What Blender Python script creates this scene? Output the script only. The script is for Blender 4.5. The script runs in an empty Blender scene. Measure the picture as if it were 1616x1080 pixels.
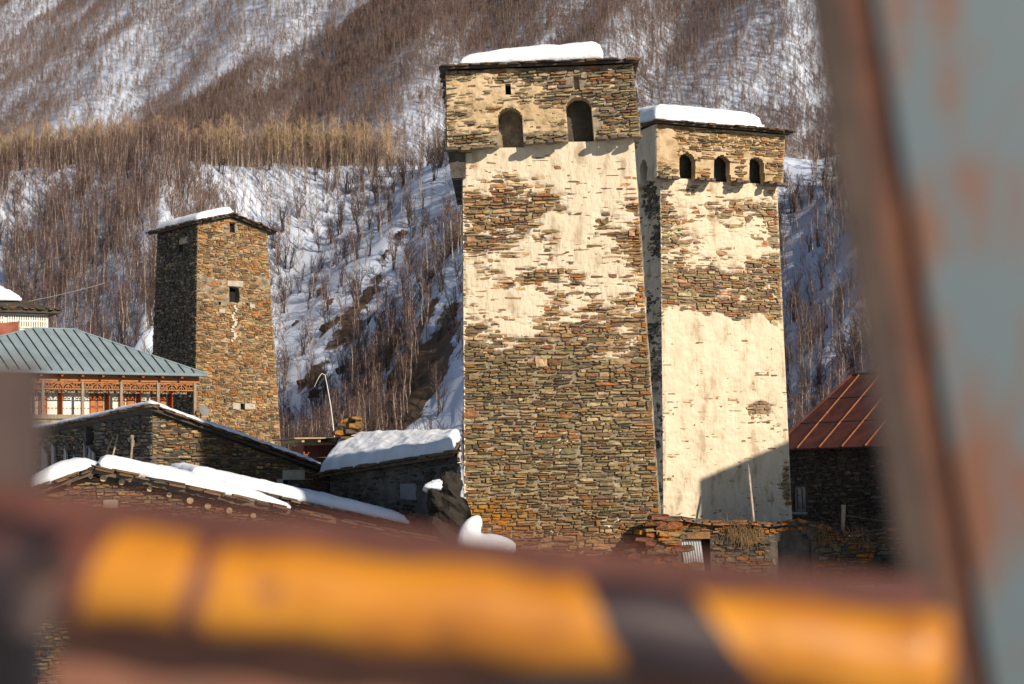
import bpy, math, random
import numpy as np
from mathutils import Vector, Matrix, Euler

rnd = random.Random(11)
nrng = np.random.default_rng(5)
sc = bpy.context.scene
COL = sc.collection

# ------------------------------------------------------------------ camera
F_PX, CX, CY = 2870.0, 808.0, 540.0
EYE = np.array([0.0, 0.0, 2.0])
PITCH, ROLL = math.radians(4.2), math.radians(-1.0)
cam_d = bpy.data.cameras.new('camera')
cam = bpy.data.objects.new('camera', cam_d)
COL.objects.link(cam)
cam.location = EYE
cam.rotation_euler = (Matrix.Rotation(math.radians(90) + PITCH, 3, 'X') @ Matrix.Rotation(ROLL, 3, 'Z')).to_euler()
cam_d.sensor_width = 36.0
cam_d.lens = F_PX / 1616.0 * 36.0
cam_d.clip_start = 0.05
cam_d.clip_end = 3000.0
cam_d.dof.use_dof = True
cam_d.dof.focus_distance = 74.0
cam_d.dof.aperture_fstop = 3.3
cam_d.dof.aperture_blades = 0
sc.camera = cam

# ------------------------------------------------------------------ sky, sun, exposure
SUN_AZ, SUN_EL = math.radians(38), math.radians(24.5)      # azimuth: to the right of straight behind the camera
sd = np.array([math.sin(SUN_AZ) * math.cos(SUN_EL), -math.cos(SUN_AZ) * math.cos(SUN_EL), math.sin(SUN_EL)])
world = bpy.data.worlds.new('World')
sc.world = world
world.use_nodes = True
wn = world.node_tree.nodes
bg = wn['Background']
sky = wn.new('ShaderNodeTexSky')
sky.sky_type = 'NISHITA'
sky.sun_disc = False
sky.sun_elevation = SUN_EL
sky.sun_rotation = math.pi - SUN_AZ
sky.altitude = 2000
sky.dust_density = 0.4
world.node_tree.links.new(sky.outputs[0], bg.inputs[0])
bg.inputs[1].default_value = 0.07
sun_d = bpy.data.lights.new('sun', 'SUN')
sun_d.energy = 5.0
sun_d.angle = math.radians(0.55)
sun_d.color = (1.0, 0.885, 0.735)
sun_o = bpy.data.objects.new('sun', sun_d)
COL.objects.link(sun_o)
sun_o.rotation_euler = Vector(sd).to_track_quat('Z', 'Y').to_euler()
sun_o.location = (30, -30, 40)
sc.view_settings.view_transform = 'Standard'
sc.view_settings.look = 'None'
sc.view_settings.gamma = 1.0
sc.view_settings.exposure = 0.28
sc.render.filter_size = 1.1
sc.cycles.max_bounces = 4
sc.cycles.diffuse_bounces = 1
sc.cycles.glossy_bounces = 2
sc.cycles.transparent_max_bounces = 4

# ------------------------------------------------------------------ pixel -> direction
CM = np.array(cam.rotation_euler.to_matrix())


def ray(px, py):
    v = CM @ np.array([(px - CX) / F_PX, -(py - CY) / F_PX, -1.0])
    return v / v[1]


def at(px, py, y):
    return EYE + ray(px, py) * y


def on_plane(px, py, p0, n):
    r = ray(px, py)
    return EYE + r * (np.dot(p0 - EYE, n) / np.dot(r, n))


def rotv(deg):
    """along (left->right) and inward unit vectors of a facade turned deg: right end farther away"""
    t = math.radians(deg)
    return np.array([math.cos(t), math.sin(t), 0.0]), np.array([-math.sin(t), math.cos(t), 0.0])


# ------------------------------------------------------------------ numpy noise
def _h(ix, iy, s):
    n = (ix.astype(np.int64) * 374761393 + iy.astype(np.int64) * 668265263 + s * 974711) & 0x7fffffff
    n = ((n ^ (n >> 13)) * 1274126177) & 0x7fffffff
    return ((n ^ (n >> 16)) & 0xffff) / 65535.0


def vnoise(x, y, s=0):
    x = np.asarray(x, float); y = np.asarray(y, float)
    ix = np.floor(x); iy = np.floor(y)
    fx = x - ix; fy = y - iy
    fx = fx * fx * (3 - 2 * fx); fy = fy * fy * (3 - 2 * fy)
    a = _h(ix, iy, s); b = _h(ix + 1, iy, s); c = _h(ix, iy + 1, s); d = _h(ix + 1, iy + 1, s)
    return (a * (1 - fx) + b * fx) * (1 - fy) + (c * (1 - fx) + d * fx) * fy * 1.0


def fbm(x, y, s=0, o=4):
    r = 0; amp = 0.5; f = 1.0
    for i in range(o):
        r = r + amp * (vnoise(np.asarray(x) * f, np.asarray(y) * f, s + i * 17) - 0.5)
        amp *= 0.5; f *= 2.03
    return r * 2      # about -1..1


def sstep(a, b, x):
    t = np.clip((np.asarray(x, float) - a) / (b - a), 0, 1)
    return t * t * (3 - 2 * t)


# ------------------------------------------------------------------ materials
def mat(name, c1, c2=None, rough=0.85, scale=3.0, bump=0.0, bscale=20.0, attr=None, detail=6.0, metallic=0.0, third=None, spec=0.3, contrast=(0.35, 0.65), stretch=None):
    m = bpy.data.materials.new(name)
    m.use_nodes = True
    nt = m.node_tree; N = nt.nodes; L = nt.links
    b = N['Principled BSDF']
    b.inputs['Roughness'].default_value = rough
    b.inputs['Metallic'].default_value = metallic
    b.inputs['Specular IOR Level'].default_value = spec
    tc = N.new('ShaderNodeTexCoord')
    vec = tc.outputs['Object']
    if stretch:
        mp = N.new('ShaderNodeMapping'); mp.inputs['Scale'].default_value = stretch
        L.new(vec, mp.inputs[0]); vec = mp.outputs[0]
    no = N.new('ShaderNodeTexNoise')
    no.inputs['Scale'].default_value = scale; no.inputs['Detail'].default_value = detail; no.inputs['Roughness'].default_value = 0.6
    L.new(vec, no.inputs['Vector'])
    cr = N.new('ShaderNodeValToRGB')
    cr.color_ramp.elements[0].position = contrast[0]; cr.color_ramp.elements[1].position = contrast[1]
    c2 = c2 or tuple(x * 0.75 for x in c1)
    cr.color_ramp.elements[0].color = (*c1, 1); cr.color_ramp.elements[1].color = (*c2, 1)
    if third:
        e = cr.color_ramp.elements.new(third[0]); e.color = (*third[1], 1)
    L.new(no.outputs['Fac'], cr.inputs[0])
    out = cr.outputs[0]
    if attr:
        if attr == 'object':
            a = N.new('ShaderNodeObjectInfo'); ao = a.outputs['Color']
        else:
            a = N.new('ShaderNodeAttribute'); a.attribute_name = attr; ao = a.outputs['Color']
        mx = N.new('ShaderNodeMix'); mx.data_type = 'RGBA'; mx.blend_type = 'MULTIPLY'; mx.inputs[0].default_value = 1.0
        L.new(ao, mx.inputs[6]); L.new(out, mx.inputs[7]); out = mx.outputs[2]
    L.new(out, b.inputs['Base Color'])
    if bump:
        n2 = N.new('ShaderNodeTexNoise'); n2.inputs['Scale'].default_value = bscale; n2.inputs['Detail'].default_value = 8.0
        L.new(vec, n2.inputs['Vector'])
        bp = N.new('ShaderNodeBump'); bp.inputs['Strength'].default_value = bump; bp.inputs['Distance'].default_value = 0.05
        L.new(n2.outputs['Fac'], bp.inputs['Height']); L.new(bp.outputs[0], b.inputs['Normal'])
    return m


M = {}
M['plaster'] = mat('plaster', (0.64, 0.54, 0.395), (0.42, 0.325, 0.215), scale=1.5, bump=1.0, bscale=6, third=(0.55, (0.58, 0.48, 0.34)), stretch=(1.3, 1.3, .45))
M['oldplaster'] = mat('old_plaster', (0.54, 0.41, 0.25), (0.33, 0.23, 0.12), scale=1.8, bump=1.2, bscale=5, third=(0.52, (0.47, 0.34, 0.19)))
M['mortar'] = mat('mortar', (0.36, 0.29, 0.19), (0.13, 0.105, 0.075), scale=2.5, bump=0.7, bscale=14)
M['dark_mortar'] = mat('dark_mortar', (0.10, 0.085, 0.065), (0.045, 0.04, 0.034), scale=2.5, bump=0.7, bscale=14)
M['stone'] = mat('stone', (1.1, 1.05, 0.95), (0.42, 0.40, 0.36), scale=5, bump=0.8, bscale=14, attr='col', stretch=(1, 1, 4))
M['stone_piece'] = mat('stone_piece', (1.0, 0.97, 0.9), (0.42, 0.40, 0.36), scale=2.6, bump=0.7, bscale=5, attr='object', stretch=(1.6, 1, 1))
M['slate'] = mat('slate', (0.10, 0.085, 0.07), (0.05, 0.045, 0.04), scale=3, bump=0.4, attr='object')
M['snow'] = mat('snow', (0.83, 0.85, 0.89), (0.72, 0.74, 0.78), rough=0.95, spec=.05, scale=1.6, bump=0.6, bscale=7, detail=9)
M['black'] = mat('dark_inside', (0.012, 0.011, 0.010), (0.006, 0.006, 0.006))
M['wood'] = mat('wood', (0.48, 0.20, 0.07), (0.32, 0.115, 0.04), scale=4, stretch=(1, 1, 6), bump=0.2)
M['oldwood'] = mat('weathered_wood', (0.34, 0.27, 0.19), (0.2, 0.155, 0.11), scale=4, stretch=(4, 4, 1), bump=0.3)
M['palewood'] = mat('pale_wood', (0.48, 0.36, 0.22), (0.3, 0.2, 0.11), scale=6, bump=0.3)
M['doorwood'] = mat('red_brown_wood', (0.34, 0.09, 0.025), (0.2, 0.05, 0.015), scale=5, stretch=(6, 6, 1), bump=0.2)
M['white'] = mat('white_wall', (0.80, 0.75, 0.66), (0.70, 0.64, 0.54), scale=1.5, bump=0.1)
M['metalroof'] = mat('grey_green_sheet', (0.245, 0.305, 0.325), (0.19, 0.245, 0.265), rough=0.5, scale=1.2)
M['seam'] = mat('dark_seam', (0.035, 0.045, 0.05), (0.025, 0.03, 0.035), rough=0.6)
M['rustroof'] = mat('rusty_sheet', (0.13, 0.036, 0.022), (0.055, 0.02, 0.016), rough=0.7, scale=1.6, third=(0.5, (0.09, 0.028, 0.019)))
M['litrib'] = mat('lit_rusty_rib', (0.34, 0.13, 0.055), (0.22, 0.075, 0.035), rough=0.8, scale=4)  # lighter than the sheet: sun caught on the ribs, put into colour
M['rustpanel'] = mat('rust_red_panel', (0.30, 0.10, 0.06), (0.2, 0.06, 0.04), scale=2)
M['zinc'] = mat('zinc_sheet', (0.5, 0.5, 0.5), (0.33, 0.32, 0.31), rough=0.4, scale=3, metallic=0.6)
M['bark'] = mat('pale_bark', (0.46, 0.39, 0.32), (0.25, 0.19, 0.15), scale=2.5, bump=0.3)
M['twig'] = mat('purple_brown_twigs', (0.155, 0.092, 0.074), (0.105, 0.065, 0.057), scale=0.35)
M['shrubtwig'] = mat('dark_twigs', (0.075, 0.048, 0.038), (0.05, 0.034, 0.03), scale=0.5)
M['aspen'] = mat('straw_twigs', (0.42, 0.29, 0.17), (0.29, 0.19, 0.115), scale=0.4)
M['aspenbark'] = mat('straw_bark', (0.52, 0.41, 0.26), (0.4, 0.3, 0.18), scale=0.6)
M['rock'] = mat('dark_rock', (0.085, 0.058, 0.04), (0.04, 0.03, 0.024), scale=1.2, bump=0.8, bscale=4)
M['lichenrock'] = mat('lichen_rock', (0.30, 0.13, 0.03), (0.10, 0.08, 0.05), scale=2.5, bump=0.8, bscale=6)
M['dish'] = mat('grey_dish', (0.2, 0.2, 0.2), (0.17, 0.17, 0.17), rough=0.4)
M['glass'] = mat('window_glass', (0.02, 0.022, 0.025), (0.015, 0.016, 0.018), rough=0.08, spec=0.6)
M['greyframe'] = mat('grey_frame', (0.32, 0.31, 0.3), (0.25, 0.24, 0.23))
M['cable'] = mat('grey_cable', (0.25, 0.24, 0.22), (0.2, 0.19, 0.18))
M['drygrass'] = mat('dry_grass', (0.2, 0.12, 0.05), (0.12, 0.075, 0.035), scale=2)
M['ivy'] = mat('ivy_leaf', (0.06, 0.075, 0.02), (0.035, 0.05, 0.015), scale=2)

# ------------------------------------------------------------------ object helpers
BASE = {}


def tag(o, label, cat, group=None, kind=None):
    if label: o['label'] = label
    if cat: o['category'] = cat
    if group: o['group'] = group
    if kind: o['kind'] = kind
    return o


def thing(name, label, cat, base, group=None):
    o = bpy.data.objects.new(name, None)
    COL.objects.link(o)
    o.location = base
    BASE[o.name] = np.array(base, float)
    o.empty_display_size = 0.3
    return tag(o, label, cat, group)


def base_of(o):
    b = np.zeros(3)
    while o is not None:
        b = b + np.array(o.location); o = o.parent
    return b


def obj(name, V, Fc, m, parent=None, smooth=False, base=None, col=None, kind=None, mats=None, midx=None):
    V = np.asarray(V, float).reshape(-1, 3)
    if parent is not None:
        off = base_of(parent)
    elif base is not None:
        off = np.asarray(base, float)
    else:
        off = np.array([V[:, 0].mean(), V[:, 1].mean(), V[:, 2].min()])
    me = bpy.data.meshes.new(name)
    me.from_pydata((V - off).tolist(), [], [tuple(int(i) for i in f) for f in Fc])
    for mm in (mats or [m]):
        me.materials.append(mm if not isinstance(mm, str) else M[mm])
    if midx is not None:
        me.polygons.foreach_set('material_index', np.asarray(midx, np.int32))
    if smooth:
        me.polygons.foreach_set('use_smooth', np.ones(len(me.polygons), bool))
    if col is not None:
        a = me.color_attributes.new('col', 'FLOAT_COLOR', 'POINT')
        c4 = np.ones((len(V), 4), np.float32); c4[:, :3] = col
        a.data.foreach_set('color', c4.ravel())
    me.update()
    o = bpy.data.objects.new(name, me)
    COL.objects.link(o)
    if parent is not None:
        o.parent = parent
    else:
        o.location = off
    if kind: o['kind'] = kind
    return o


class MB:
    """collects shapes for one mesh"""
    def __init__(s): s.V = []; s.F = []

    def add(s, V, Fc):
        k = len(s.V)
        s.V += [tuple(v) for v in V]
        s.F += [tuple(i + k for i in f) for f in Fc]

    def hexa(s, p):   # 8 points: bottom 4 ccw, top 4
        s.add(p, [(3, 2, 1, 0), (4, 5, 6, 7), (0, 1, 5, 4), (1, 2, 6, 5), (2, 3, 7, 6), (3, 0, 4, 7)])

    def box(s, o, a, b, c):  # origin + three edge vectors
        o, a, b, c = (np.asarray(x, float) for x in (o, a, b, c))
        s.hexa([o, o + a, o + a + b, o + b, o + c, o + a + c, o + a + b + c, o + b + c])

    def tube(s, pts, rads, n=6, cap=True):
        pts = [np.asarray(p, float) for p in pts]
        k = len(s.V); m = len(pts)
        for i, p in enumerate(pts):
            d = pts[min(i + 1, m - 1)] - pts[max(i - 1, 0)]
            d = d / (np.linalg.norm(d) + 1e-9)
            u = np.cross(d, [0.13, 0.27, 0.95] if abs(d[2]) < 0.9 else [1, 0.1, 0]); u /= np.linalg.norm(u)
            w = np.cross(d, u)
            r = rads[i] if hasattr(rads, '__len__') else rads
            for j in range(n):
                t = 2 * math.pi * j / n
                s.V.append(tuple(p + r * (math.cos(t) * u + math.sin(t) * w)))
        for i in range(m - 1):
            for j in range(n):
                a = k + i * n + j; b = k + i * n + (j + 1) % n
                s.F.append((a, b, b + n, a + n))
        if cap:
            s.F.append(tuple(k + j for j in range(n))[::-1]); s.F.append(tuple(k + (m - 1) * n + j for j in range(n)))

    def build(s, name, m, parent=None, **kw): return obj(name, s.V, s.F, m, parent, **kw)


def shared(name, me, parent, mtx, color=None):
    """an object on shared mesh data; mtx is the world matrix (parents carry only translations)"""
    o = bpy.data.objects.new(name, me)
    COL.objects.link(o)
    if parent is not None:
        o.parent = parent
        mtx = Matrix.Translation(-Vector(base_of(parent))) @ mtx
    o.matrix_basis = mtx
    if color is not None: o.color = (*color, 1)
    return o


# ------------------------------------------------------------------ unit stones and slates
def unit_stone(r, n=8):
    u = r.uniform
    out = [(.5 * u(.72, 1), .5 * u(.4, 1)), (u(-.3, .3), .5 * u(.85, 1.08)), (-.5 * u(.72, 1), .5 * u(.4, 1)), (-.5 * u(.8, 1.03), -.5 * u(.45, 1)), (u(-.3, .3), -.5 * u(.85, 1.08)), (.5 * u(.8, 1.03), -.5 * u(.4, 1))]
    if n == 8:
        out.insert(6, (.5 * u(.97, 1.04), u(-.15, .15))); out.insert(3, (-.5 * u(.97, 1.04), u(-.15, .15)))
    V = []
    tilt = r.uniform(-0.12, 0.12); tilt2 = r.uniform(-0.15, 0.15)
    for x, z in out: V.append((x * 0.97, 0.0, z * 0.97))
    for x, z in out: V.append((x, -0.84 + tilt * x + tilt2 * z, z))
    for x, z in out: V.append((x * 0.95, -1.0 + tilt * x + tilt2 * z + r.uniform(-0.08, 0.08), z * r.uniform(0.74, 0.9)))
    Fc = []
    for ring in (0, 1):
        for i in range(n):
            a = ring * n + i; b = ring * n + (i + 1) % n
            Fc.append((a, b, b + n, a + n))
    Fc.append(tuple(2 * n + i for i in range(n)))
    return np.array(V), Fc


UST = [unit_stone(rnd, 6) for _ in range(14)]
UST_ME = []
for k in range(12):
    V, Fc = unit_stone(rnd, 8)
    me = bpy.data.meshes.new('stone_shape'); me.from_pydata(V.tolist(), [], Fc); me.materials.append(M['stone_piece']); UST_ME.append(me)
SLATE_ME = []
for k in range(8):
    n = 7; V = []
    pts = []
    for i in range(n):
        t = 2 * math.pi * i / n + rnd.uniform(-.2, .2)
        c, s_ = math.cos(t), math.sin(t); q = (abs(c) ** 5 + abs(s_) ** 5) ** -.2
        pts.append((0.5 * c * q * rnd.uniform(.85, 1.05), 0.5 * s_ * q * rnd.uniform(.85, 1.05)))
    for z in (-.5, .5):
        for x, y in pts: V.append((x, y, z * rnd.uniform(.8, 1.1)))
    Fc = [tuple(range(n))[::-1], tuple(range(n, 2 * n))] + [(i, (i + 1) % n, n + (i + 1) % n, n + i) for i in range(n)]
    me = bpy.data.meshes.new('slate_shape'); me.from_pydata(V, [], Fc); me.materials.append(M['slate']); SLATE_ME.append(me)

PAL = {
    'tower': ([(.28, .225, .14), (.17, .14, .10), (.39, .30, .19), (.29, .145, .07), (.38, .20, .08), (.21, .14, .10), (.50, .40, .27), (.32, .25, .155)],
              [4, 3, 4, 1.8, .9, 2.2, 2.2, 4]),
    'warm': ([(.34, .22, .11), (.20, .145, .09), (.42, .29, .15), (.38, .18, .065), (.13, .10, .075), (.5, .39, .24), (.28, .17, .085)],
             [4, 3, 3, 2.5, 2, 2.2, 3]),
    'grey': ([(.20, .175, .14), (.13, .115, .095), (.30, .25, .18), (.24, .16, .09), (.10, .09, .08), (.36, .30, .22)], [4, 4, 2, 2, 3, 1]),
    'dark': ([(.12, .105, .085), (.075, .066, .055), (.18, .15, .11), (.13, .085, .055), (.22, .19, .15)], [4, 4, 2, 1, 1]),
    'lichen': ([(.22, .19, .12), (.40, .16, .03), (.46, .21, .03), (.12, .10, .075), (.30, .24, .15)], [4, 2, 1.5, 4, 2]),
}


class Face:
    """planar facade: P(a, h) from the lower left corner; BL, BR, TL, TR seen from outside"""
    def __init__(s, BL, BR, TL, TR, Hs=None):
        BL, BR, TL, TR = (np.asarray(x, float) for x in (BL, BR, TL, TR))
        s.O = BL
        e = BR - BL; s.Wb = np.linalg.norm(e); s.e = e / s.Wb
        f = (TL - BL) - np.dot(TL - BL, s.e) * s.e
        s.hL = np.linalg.norm(f); s.f = f / s.hL
        s.hR = np.dot(TR - BL, s.f)
        s.n = np.cross(s.e, s.f)
        s.kl = np.dot(TL - BL, s.e) / s.hL
        s.kr = (np.dot(TR - BL, s.e) - s.Wb) / max(s.hR, 1e-6)
        s.Hs = Hs or (lambda q: s.hL + (s.hR - s.hL) * q)

    def left(s, h): return s.kl * h
    def right(s, h): return s.Wb + s.kr * h
    def P(s, a, h, d=0.0):
        a = np.asarray(a, float)[..., None]; h = np.asarray(h, float)[..., None]; d = np.asarray(d, float)[..., None]
        return s.O + s.e * a + s.f * h + s.n * d

    def uv(s, px, py):
        q = on_plane(px, py, s.O, s.n) - s.O
        return float(np.dot(q, s.e)), float(np.dot(q, s.f))


def rect(face, x0, y0, x1, y1, depth=0.35, arch=False, back='black', pad=0.25):
    """opening from picture corners on this facade"""
    a0, h1 = face.uv(x0, (y0)); a1, h0 = face.uv(x1, y1)
    return dict(a0=min(a0, a1), a1=max(a0, a1), h0=h0, h1=h1, depth=depth, arch=arch, back=back)


def inside(op, A, H, grow=0.0):
    a0, a1, h0, h1 = op['a0'] - grow, op['a1'] + grow, op['h0'] - grow, op['h1'] + grow
    w = (a1 - a0) / 2; ac = (a0 + a1) / 2
    r = (A > a0) & (A < a1) & (H > h0) & (H < h1)
    if op['arch']:
        hc = h1 - w
        r &= (H < hc) | ((A - ac) ** 2 + (H - hc) ** 2 < w * w)
    return r


def wall(name, parent, face, m, cell=0.07, disp=None, openings=(), rim=0.0, m2=None, thr=-.035):
    top = float(np.max(face.Hs(np.linspace(0, 1, 41))))
    nu = max(2, int(face.Wb / cell)); nv = max(2, int(top / cell))
    S, T = np.meshgrid(np.linspace(0, 1, nu + 1), np.linspace(0, 1, nv + 1))
    H = face.Hs(S) * T
    A = face.left(H) + S * (face.right(H) - face.left(H))
    D = disp(A, H) if disp is not None else np.zeros_like(A)
    # settle to the corner line at the two upright edges
    ed = np.minimum(A - face.left(H), face.right(H) - A)
    D = D * np.clip(ed / 0.12, 0, 1) - 0.0
    P = face.P(A, H, D).reshape(-1, 3)
    keep = np.ones((nv, nu), bool); dep = np.zeros((nv, nu))
    Ac = (A[:-1, :-1] + A[1:, 1:]) / 2; Hc = (H[:-1, :-1] + H[1:, 1:]) / 2
    for op in openings:
        i = inside(op, Ac, Hc); keep &= ~i; dep[i] = op['depth']
    V = P.tolist(); Fc = []
    idx = lambda j, i: j * (nu + 1) + i
    js, is_ = np.nonzero(keep)
    b = js * (nu + 1) + is_
    Fc += np.stack([b, b + 1, b + nu + 2, b + nu + 1], 1).tolist()

    def jamb(p, q, d):
        k = len(V)
        V.append((np.array(V[p]) - face.n * d).tolist()); V.append((np.array(V[q]) - face.n * d).tolist())
        Fc.append([p, q, k + 1, k])
    if openings:
        for j, i in zip(*np.nonzero(~keep)):
            d = dep[j, i]
            for dj, di, p, q in ((0, -1, (j, i), (j + 1, i)), (0, 1, (j + 1, i + 1), (j, i + 1)), (-1, 0, (j, i + 1), (j, i)), (1, 0, (j + 1, i), (j + 1, i + 1))):
                jj, ii = j + dj, i + di
                if 0 <= jj < nv and 0 <= ii < nu and keep[jj, ii]:
                    jamb(idx(*p), idx(*q), d)
    if rim:
        for i in range(nu):
            if keep[0, i]: jamb(idx(0, i + 1), idx(0, i), rim)
    mi = None
    if m2 is not None:
        Dc = (D[:-1, :-1] + D[1:, 1:]) / 2 + .075 * fbm(Ac * 1.2, Hc * 1.9, 77, 4)
        mi = np.zeros(len(Fc), np.int32); mi[:len(js)] = (Dc[js, is_] < thr)
    o = obj(name, V, Fc, m, parent, mats=[m, m2] if m2 is not None else None, midx=mi)
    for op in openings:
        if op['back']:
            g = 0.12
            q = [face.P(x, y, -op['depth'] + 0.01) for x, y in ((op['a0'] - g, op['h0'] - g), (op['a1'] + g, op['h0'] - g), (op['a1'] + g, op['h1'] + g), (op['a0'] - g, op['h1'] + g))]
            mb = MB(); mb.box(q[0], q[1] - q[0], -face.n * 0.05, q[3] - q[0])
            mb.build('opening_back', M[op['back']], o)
    return o


def stones(parent, face, pal, row=(0.08, 0.19), length=(0.22, 0.85), gap=(0.008, 0.03), prot=(-0.01, 0.05), depth=0.14, openings=(), n_parts=0, recol=None, skip=None, seed=1, bend=0.14, hmin=0.0, px_min=0):
    r = random.Random(seed)
    cols, wts = PAL[pal]
    top = float(np.max(face.Hs(np.linspace(0, 1, 41))))
    rec = []
    cuts = [0.0]
    while cuts[-1] < face.Wb - 1.4: cuts.append(cuts[-1] + r.uniform(.8, 2.0))
    if len(cuts) > 1 and face.Wb - cuts[-1] < .7: cuts.pop()
    cuts = [c / face.Wb for c in cuts] + [1.0]
    for s0, s1 in zip(cuts[:-1], cuts[1:]):
        h = -r.uniform(0, .1)
        while h < top:
            big = r.random() < .07
            rh = r.uniform(*row) * (0.6 if r.random() < .4 else 1.0) * (1.5 if big else 1.0)
            hc = h + rh / 2
            wL, wR = face.left(hc), face.right(hc)
            aL = wL + (wR - wL) * s0 + (r.uniform(-.16, .16) if s0 > 0 else -r.uniform(0, .03))
            aR = wL + (wR - wL) * s1 + (r.uniform(-.16, .16) if s1 < 1 else r.uniform(-.02, .03))
            a = aL
            while a < aR - 0.05:
                l = min(r.uniform(*length) * (0.6 if r.random() < .3 else 1), length[1]) * (1.25 if big else 1)
                if a + l > aR - 0.14: l = aR - a
                rec.append((a + l / 2, hc, l - (r.uniform(.05, .12) if r.random() < .08 else r.uniform(*gap)), rh - r.uniform(*gap) * 0.7, rh))
                a += l
            h += rh
    rec = np.array(rec)
    ac, hc, l, hh = rec[:, 0], rec[:, 1].copy(), rec[:, 2], rec[:, 3].copy()
    hh *= nrng.uniform(.72, 1.22, len(ac)) * np.where(nrng.random(len(ac)) < .05, 1.7, 1.0)
    hc += bend * fbm(ac * 0.5, hc * 0.5, seed + 3, 3) + nrng.uniform(-.02, .02, len(ac))
    s = np.clip((ac - face.left(hc)) / (face.right(hc) - face.left(hc)), 0, 1)
    ok = (hc + hh * .5 < face.Hs(s) - 0.01) & (hc > hmin) & (l > 0.04) & (hh > 0.025)
    for op in openings:
        for k in (-.45, -.2, 0, .2, .45):
            for kh in (-.4, .4): ok &= ~inside(op, ac + l * k, hc + hh * kh, 0.0)
    if skip is not None: ok &= ~skip(ac, hc)
    ac, hc, l, hh = ac[ok], hc[ok], l[ok], hh[ok]
    n = len(ac)
    pr = nrng.uniform(*prot, n)
    ci = r.choices(range(len(cols)), wts, k=n)
    C = np.array(cols)[ci] * nrng.uniform(.72, 1.25, (n, 1)) * nrng.uniform(.93, 1.07, (n, 3))
    # broad drift of tone over the wall
    C *= (1 + 0.28 * fbm(ac * .35, hc * .5, seed + 9, 3))[:, None]
    if recol is not None: C = recol(ac, hc, C)
    C = np.clip(C, 0.01, 0.75)
    rot = nrng.normal(0, 0.03, n)
    P0 = face.P(ac, hc, pr - depth)
    eX = face.e[None] * np.cos(rot)[:, None] + face.f[None] * np.sin(rot)[:, None]
    eZ = -face.e[None] * np.sin(rot)[:, None] + face.f[None] * np.cos(rot)[:, None]
    eY = -face.n
    vis = l * hh
    order = np.argsort(-vis)
    parts = set(order[:n_parts].tolist())
    Vs, Fs, Cs = [], [], []; off = 0
    flip = nrng.random(n) < .5
    var = nrng.integers(0, len(UST), n)
    for k in range(n):
        if k in parts:
            # unit y runs from 0 (back) to -1 (front)
            sx = -1 if flip[k] else 1
            X = eX[k] * l[k] * sx; Z = eZ[k] * hh[k] * sx; Y = eY * depth
            m4 = Matrix(((X[0], Y[0], Z[0], P0[k][0]), (X[1], Y[1], Z[1], P0[k][1]), (X[2], Y[2], Z[2], P0[k][2]), (0, 0, 0, 1)))
            shared('stone', UST_ME[k % len(UST_ME)], parent, m4, C[k])
            continue
        V, Fc = UST[var[k]]
        sx = -1 if flip[k] else 1
        W = P0[k] + V[:, 0:1] * eX[k] * l[k] * sx + V[:, 1:2] * eY * depth + V[:, 2:3] * eZ[k] * hh[k] * sx
        Vs.append(W); Cs.append(np.repeat(C[k][None], len(V), 0))
        Fs += [tuple(i + off for i in f) for f in Fc]; off += len(V)
    if Vs:
        obj('stonework', np.concatenate(Vs), Fs, M['stone'], parent, col=np.concatenate(Cs), kind='stuff')


def slates(parent, p0, p1, out, n, w=0.55, th=0.05, layers=2, col=((.9, .85, .75), (1.6, 1.1, .6), (.6, .6, .6), (2.2, 1.5, .9)), seed=0, up=(0, 0, 1), name='slate'):
    """thin slabs along an eave p0->p1, reaching out by vector out"""
    r = random.Random(seed)
    p0, p1, out = (np.asarray(x, float) for x in (p0, p1, out)); up = np.asarray(up, float)
    e = (p1 - p0); L = np.linalg.norm(e); e /= L
    o_ = out / np.linalg.norm(out); dp = np.linalg.norm(out)
    upv = np.cross(e, o_); upv = upv if upv[2] > 0 else -upv
    for ly in range(layers):
        k = max(3, int(n * (1 if ly == 0 else .8)))
        for i in range(k):
            t = (i + .5 + r.uniform(-.25, .25)) / k
            c = p0 + e * L * t + o_ * (dp * .5 + r.uniform(-.10, .06) - .06 * ly) - 0.1 * 0 + upv * (th * (ly + .5) * 1.05 + r.uniform(-.01, .02))
            X = e * L / k * r.uniform(1.0, 1.35); Y = o_ * (dp + .35) * r.uniform(.85, 1.1); Z = upv * th * r.uniform(.7, 1.2)
            tl = r.uniform(-.05, .05); X = X + upv * np.linalg.norm(X) * tl
            if np.dot(np.cross(X, Y), Z) < 0: X = -X
            m4 = Matrix(((X[0], Y[0], Z[0], c[0]), (X[1], Y[1], Z[1], c[1]), (X[2], Y[2], Z[2], c[2]), (0, 0, 0, 1)))
            shared(name, SLATE_ME[r.randrange(8)], parent, m4, r.choice(col))


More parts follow.
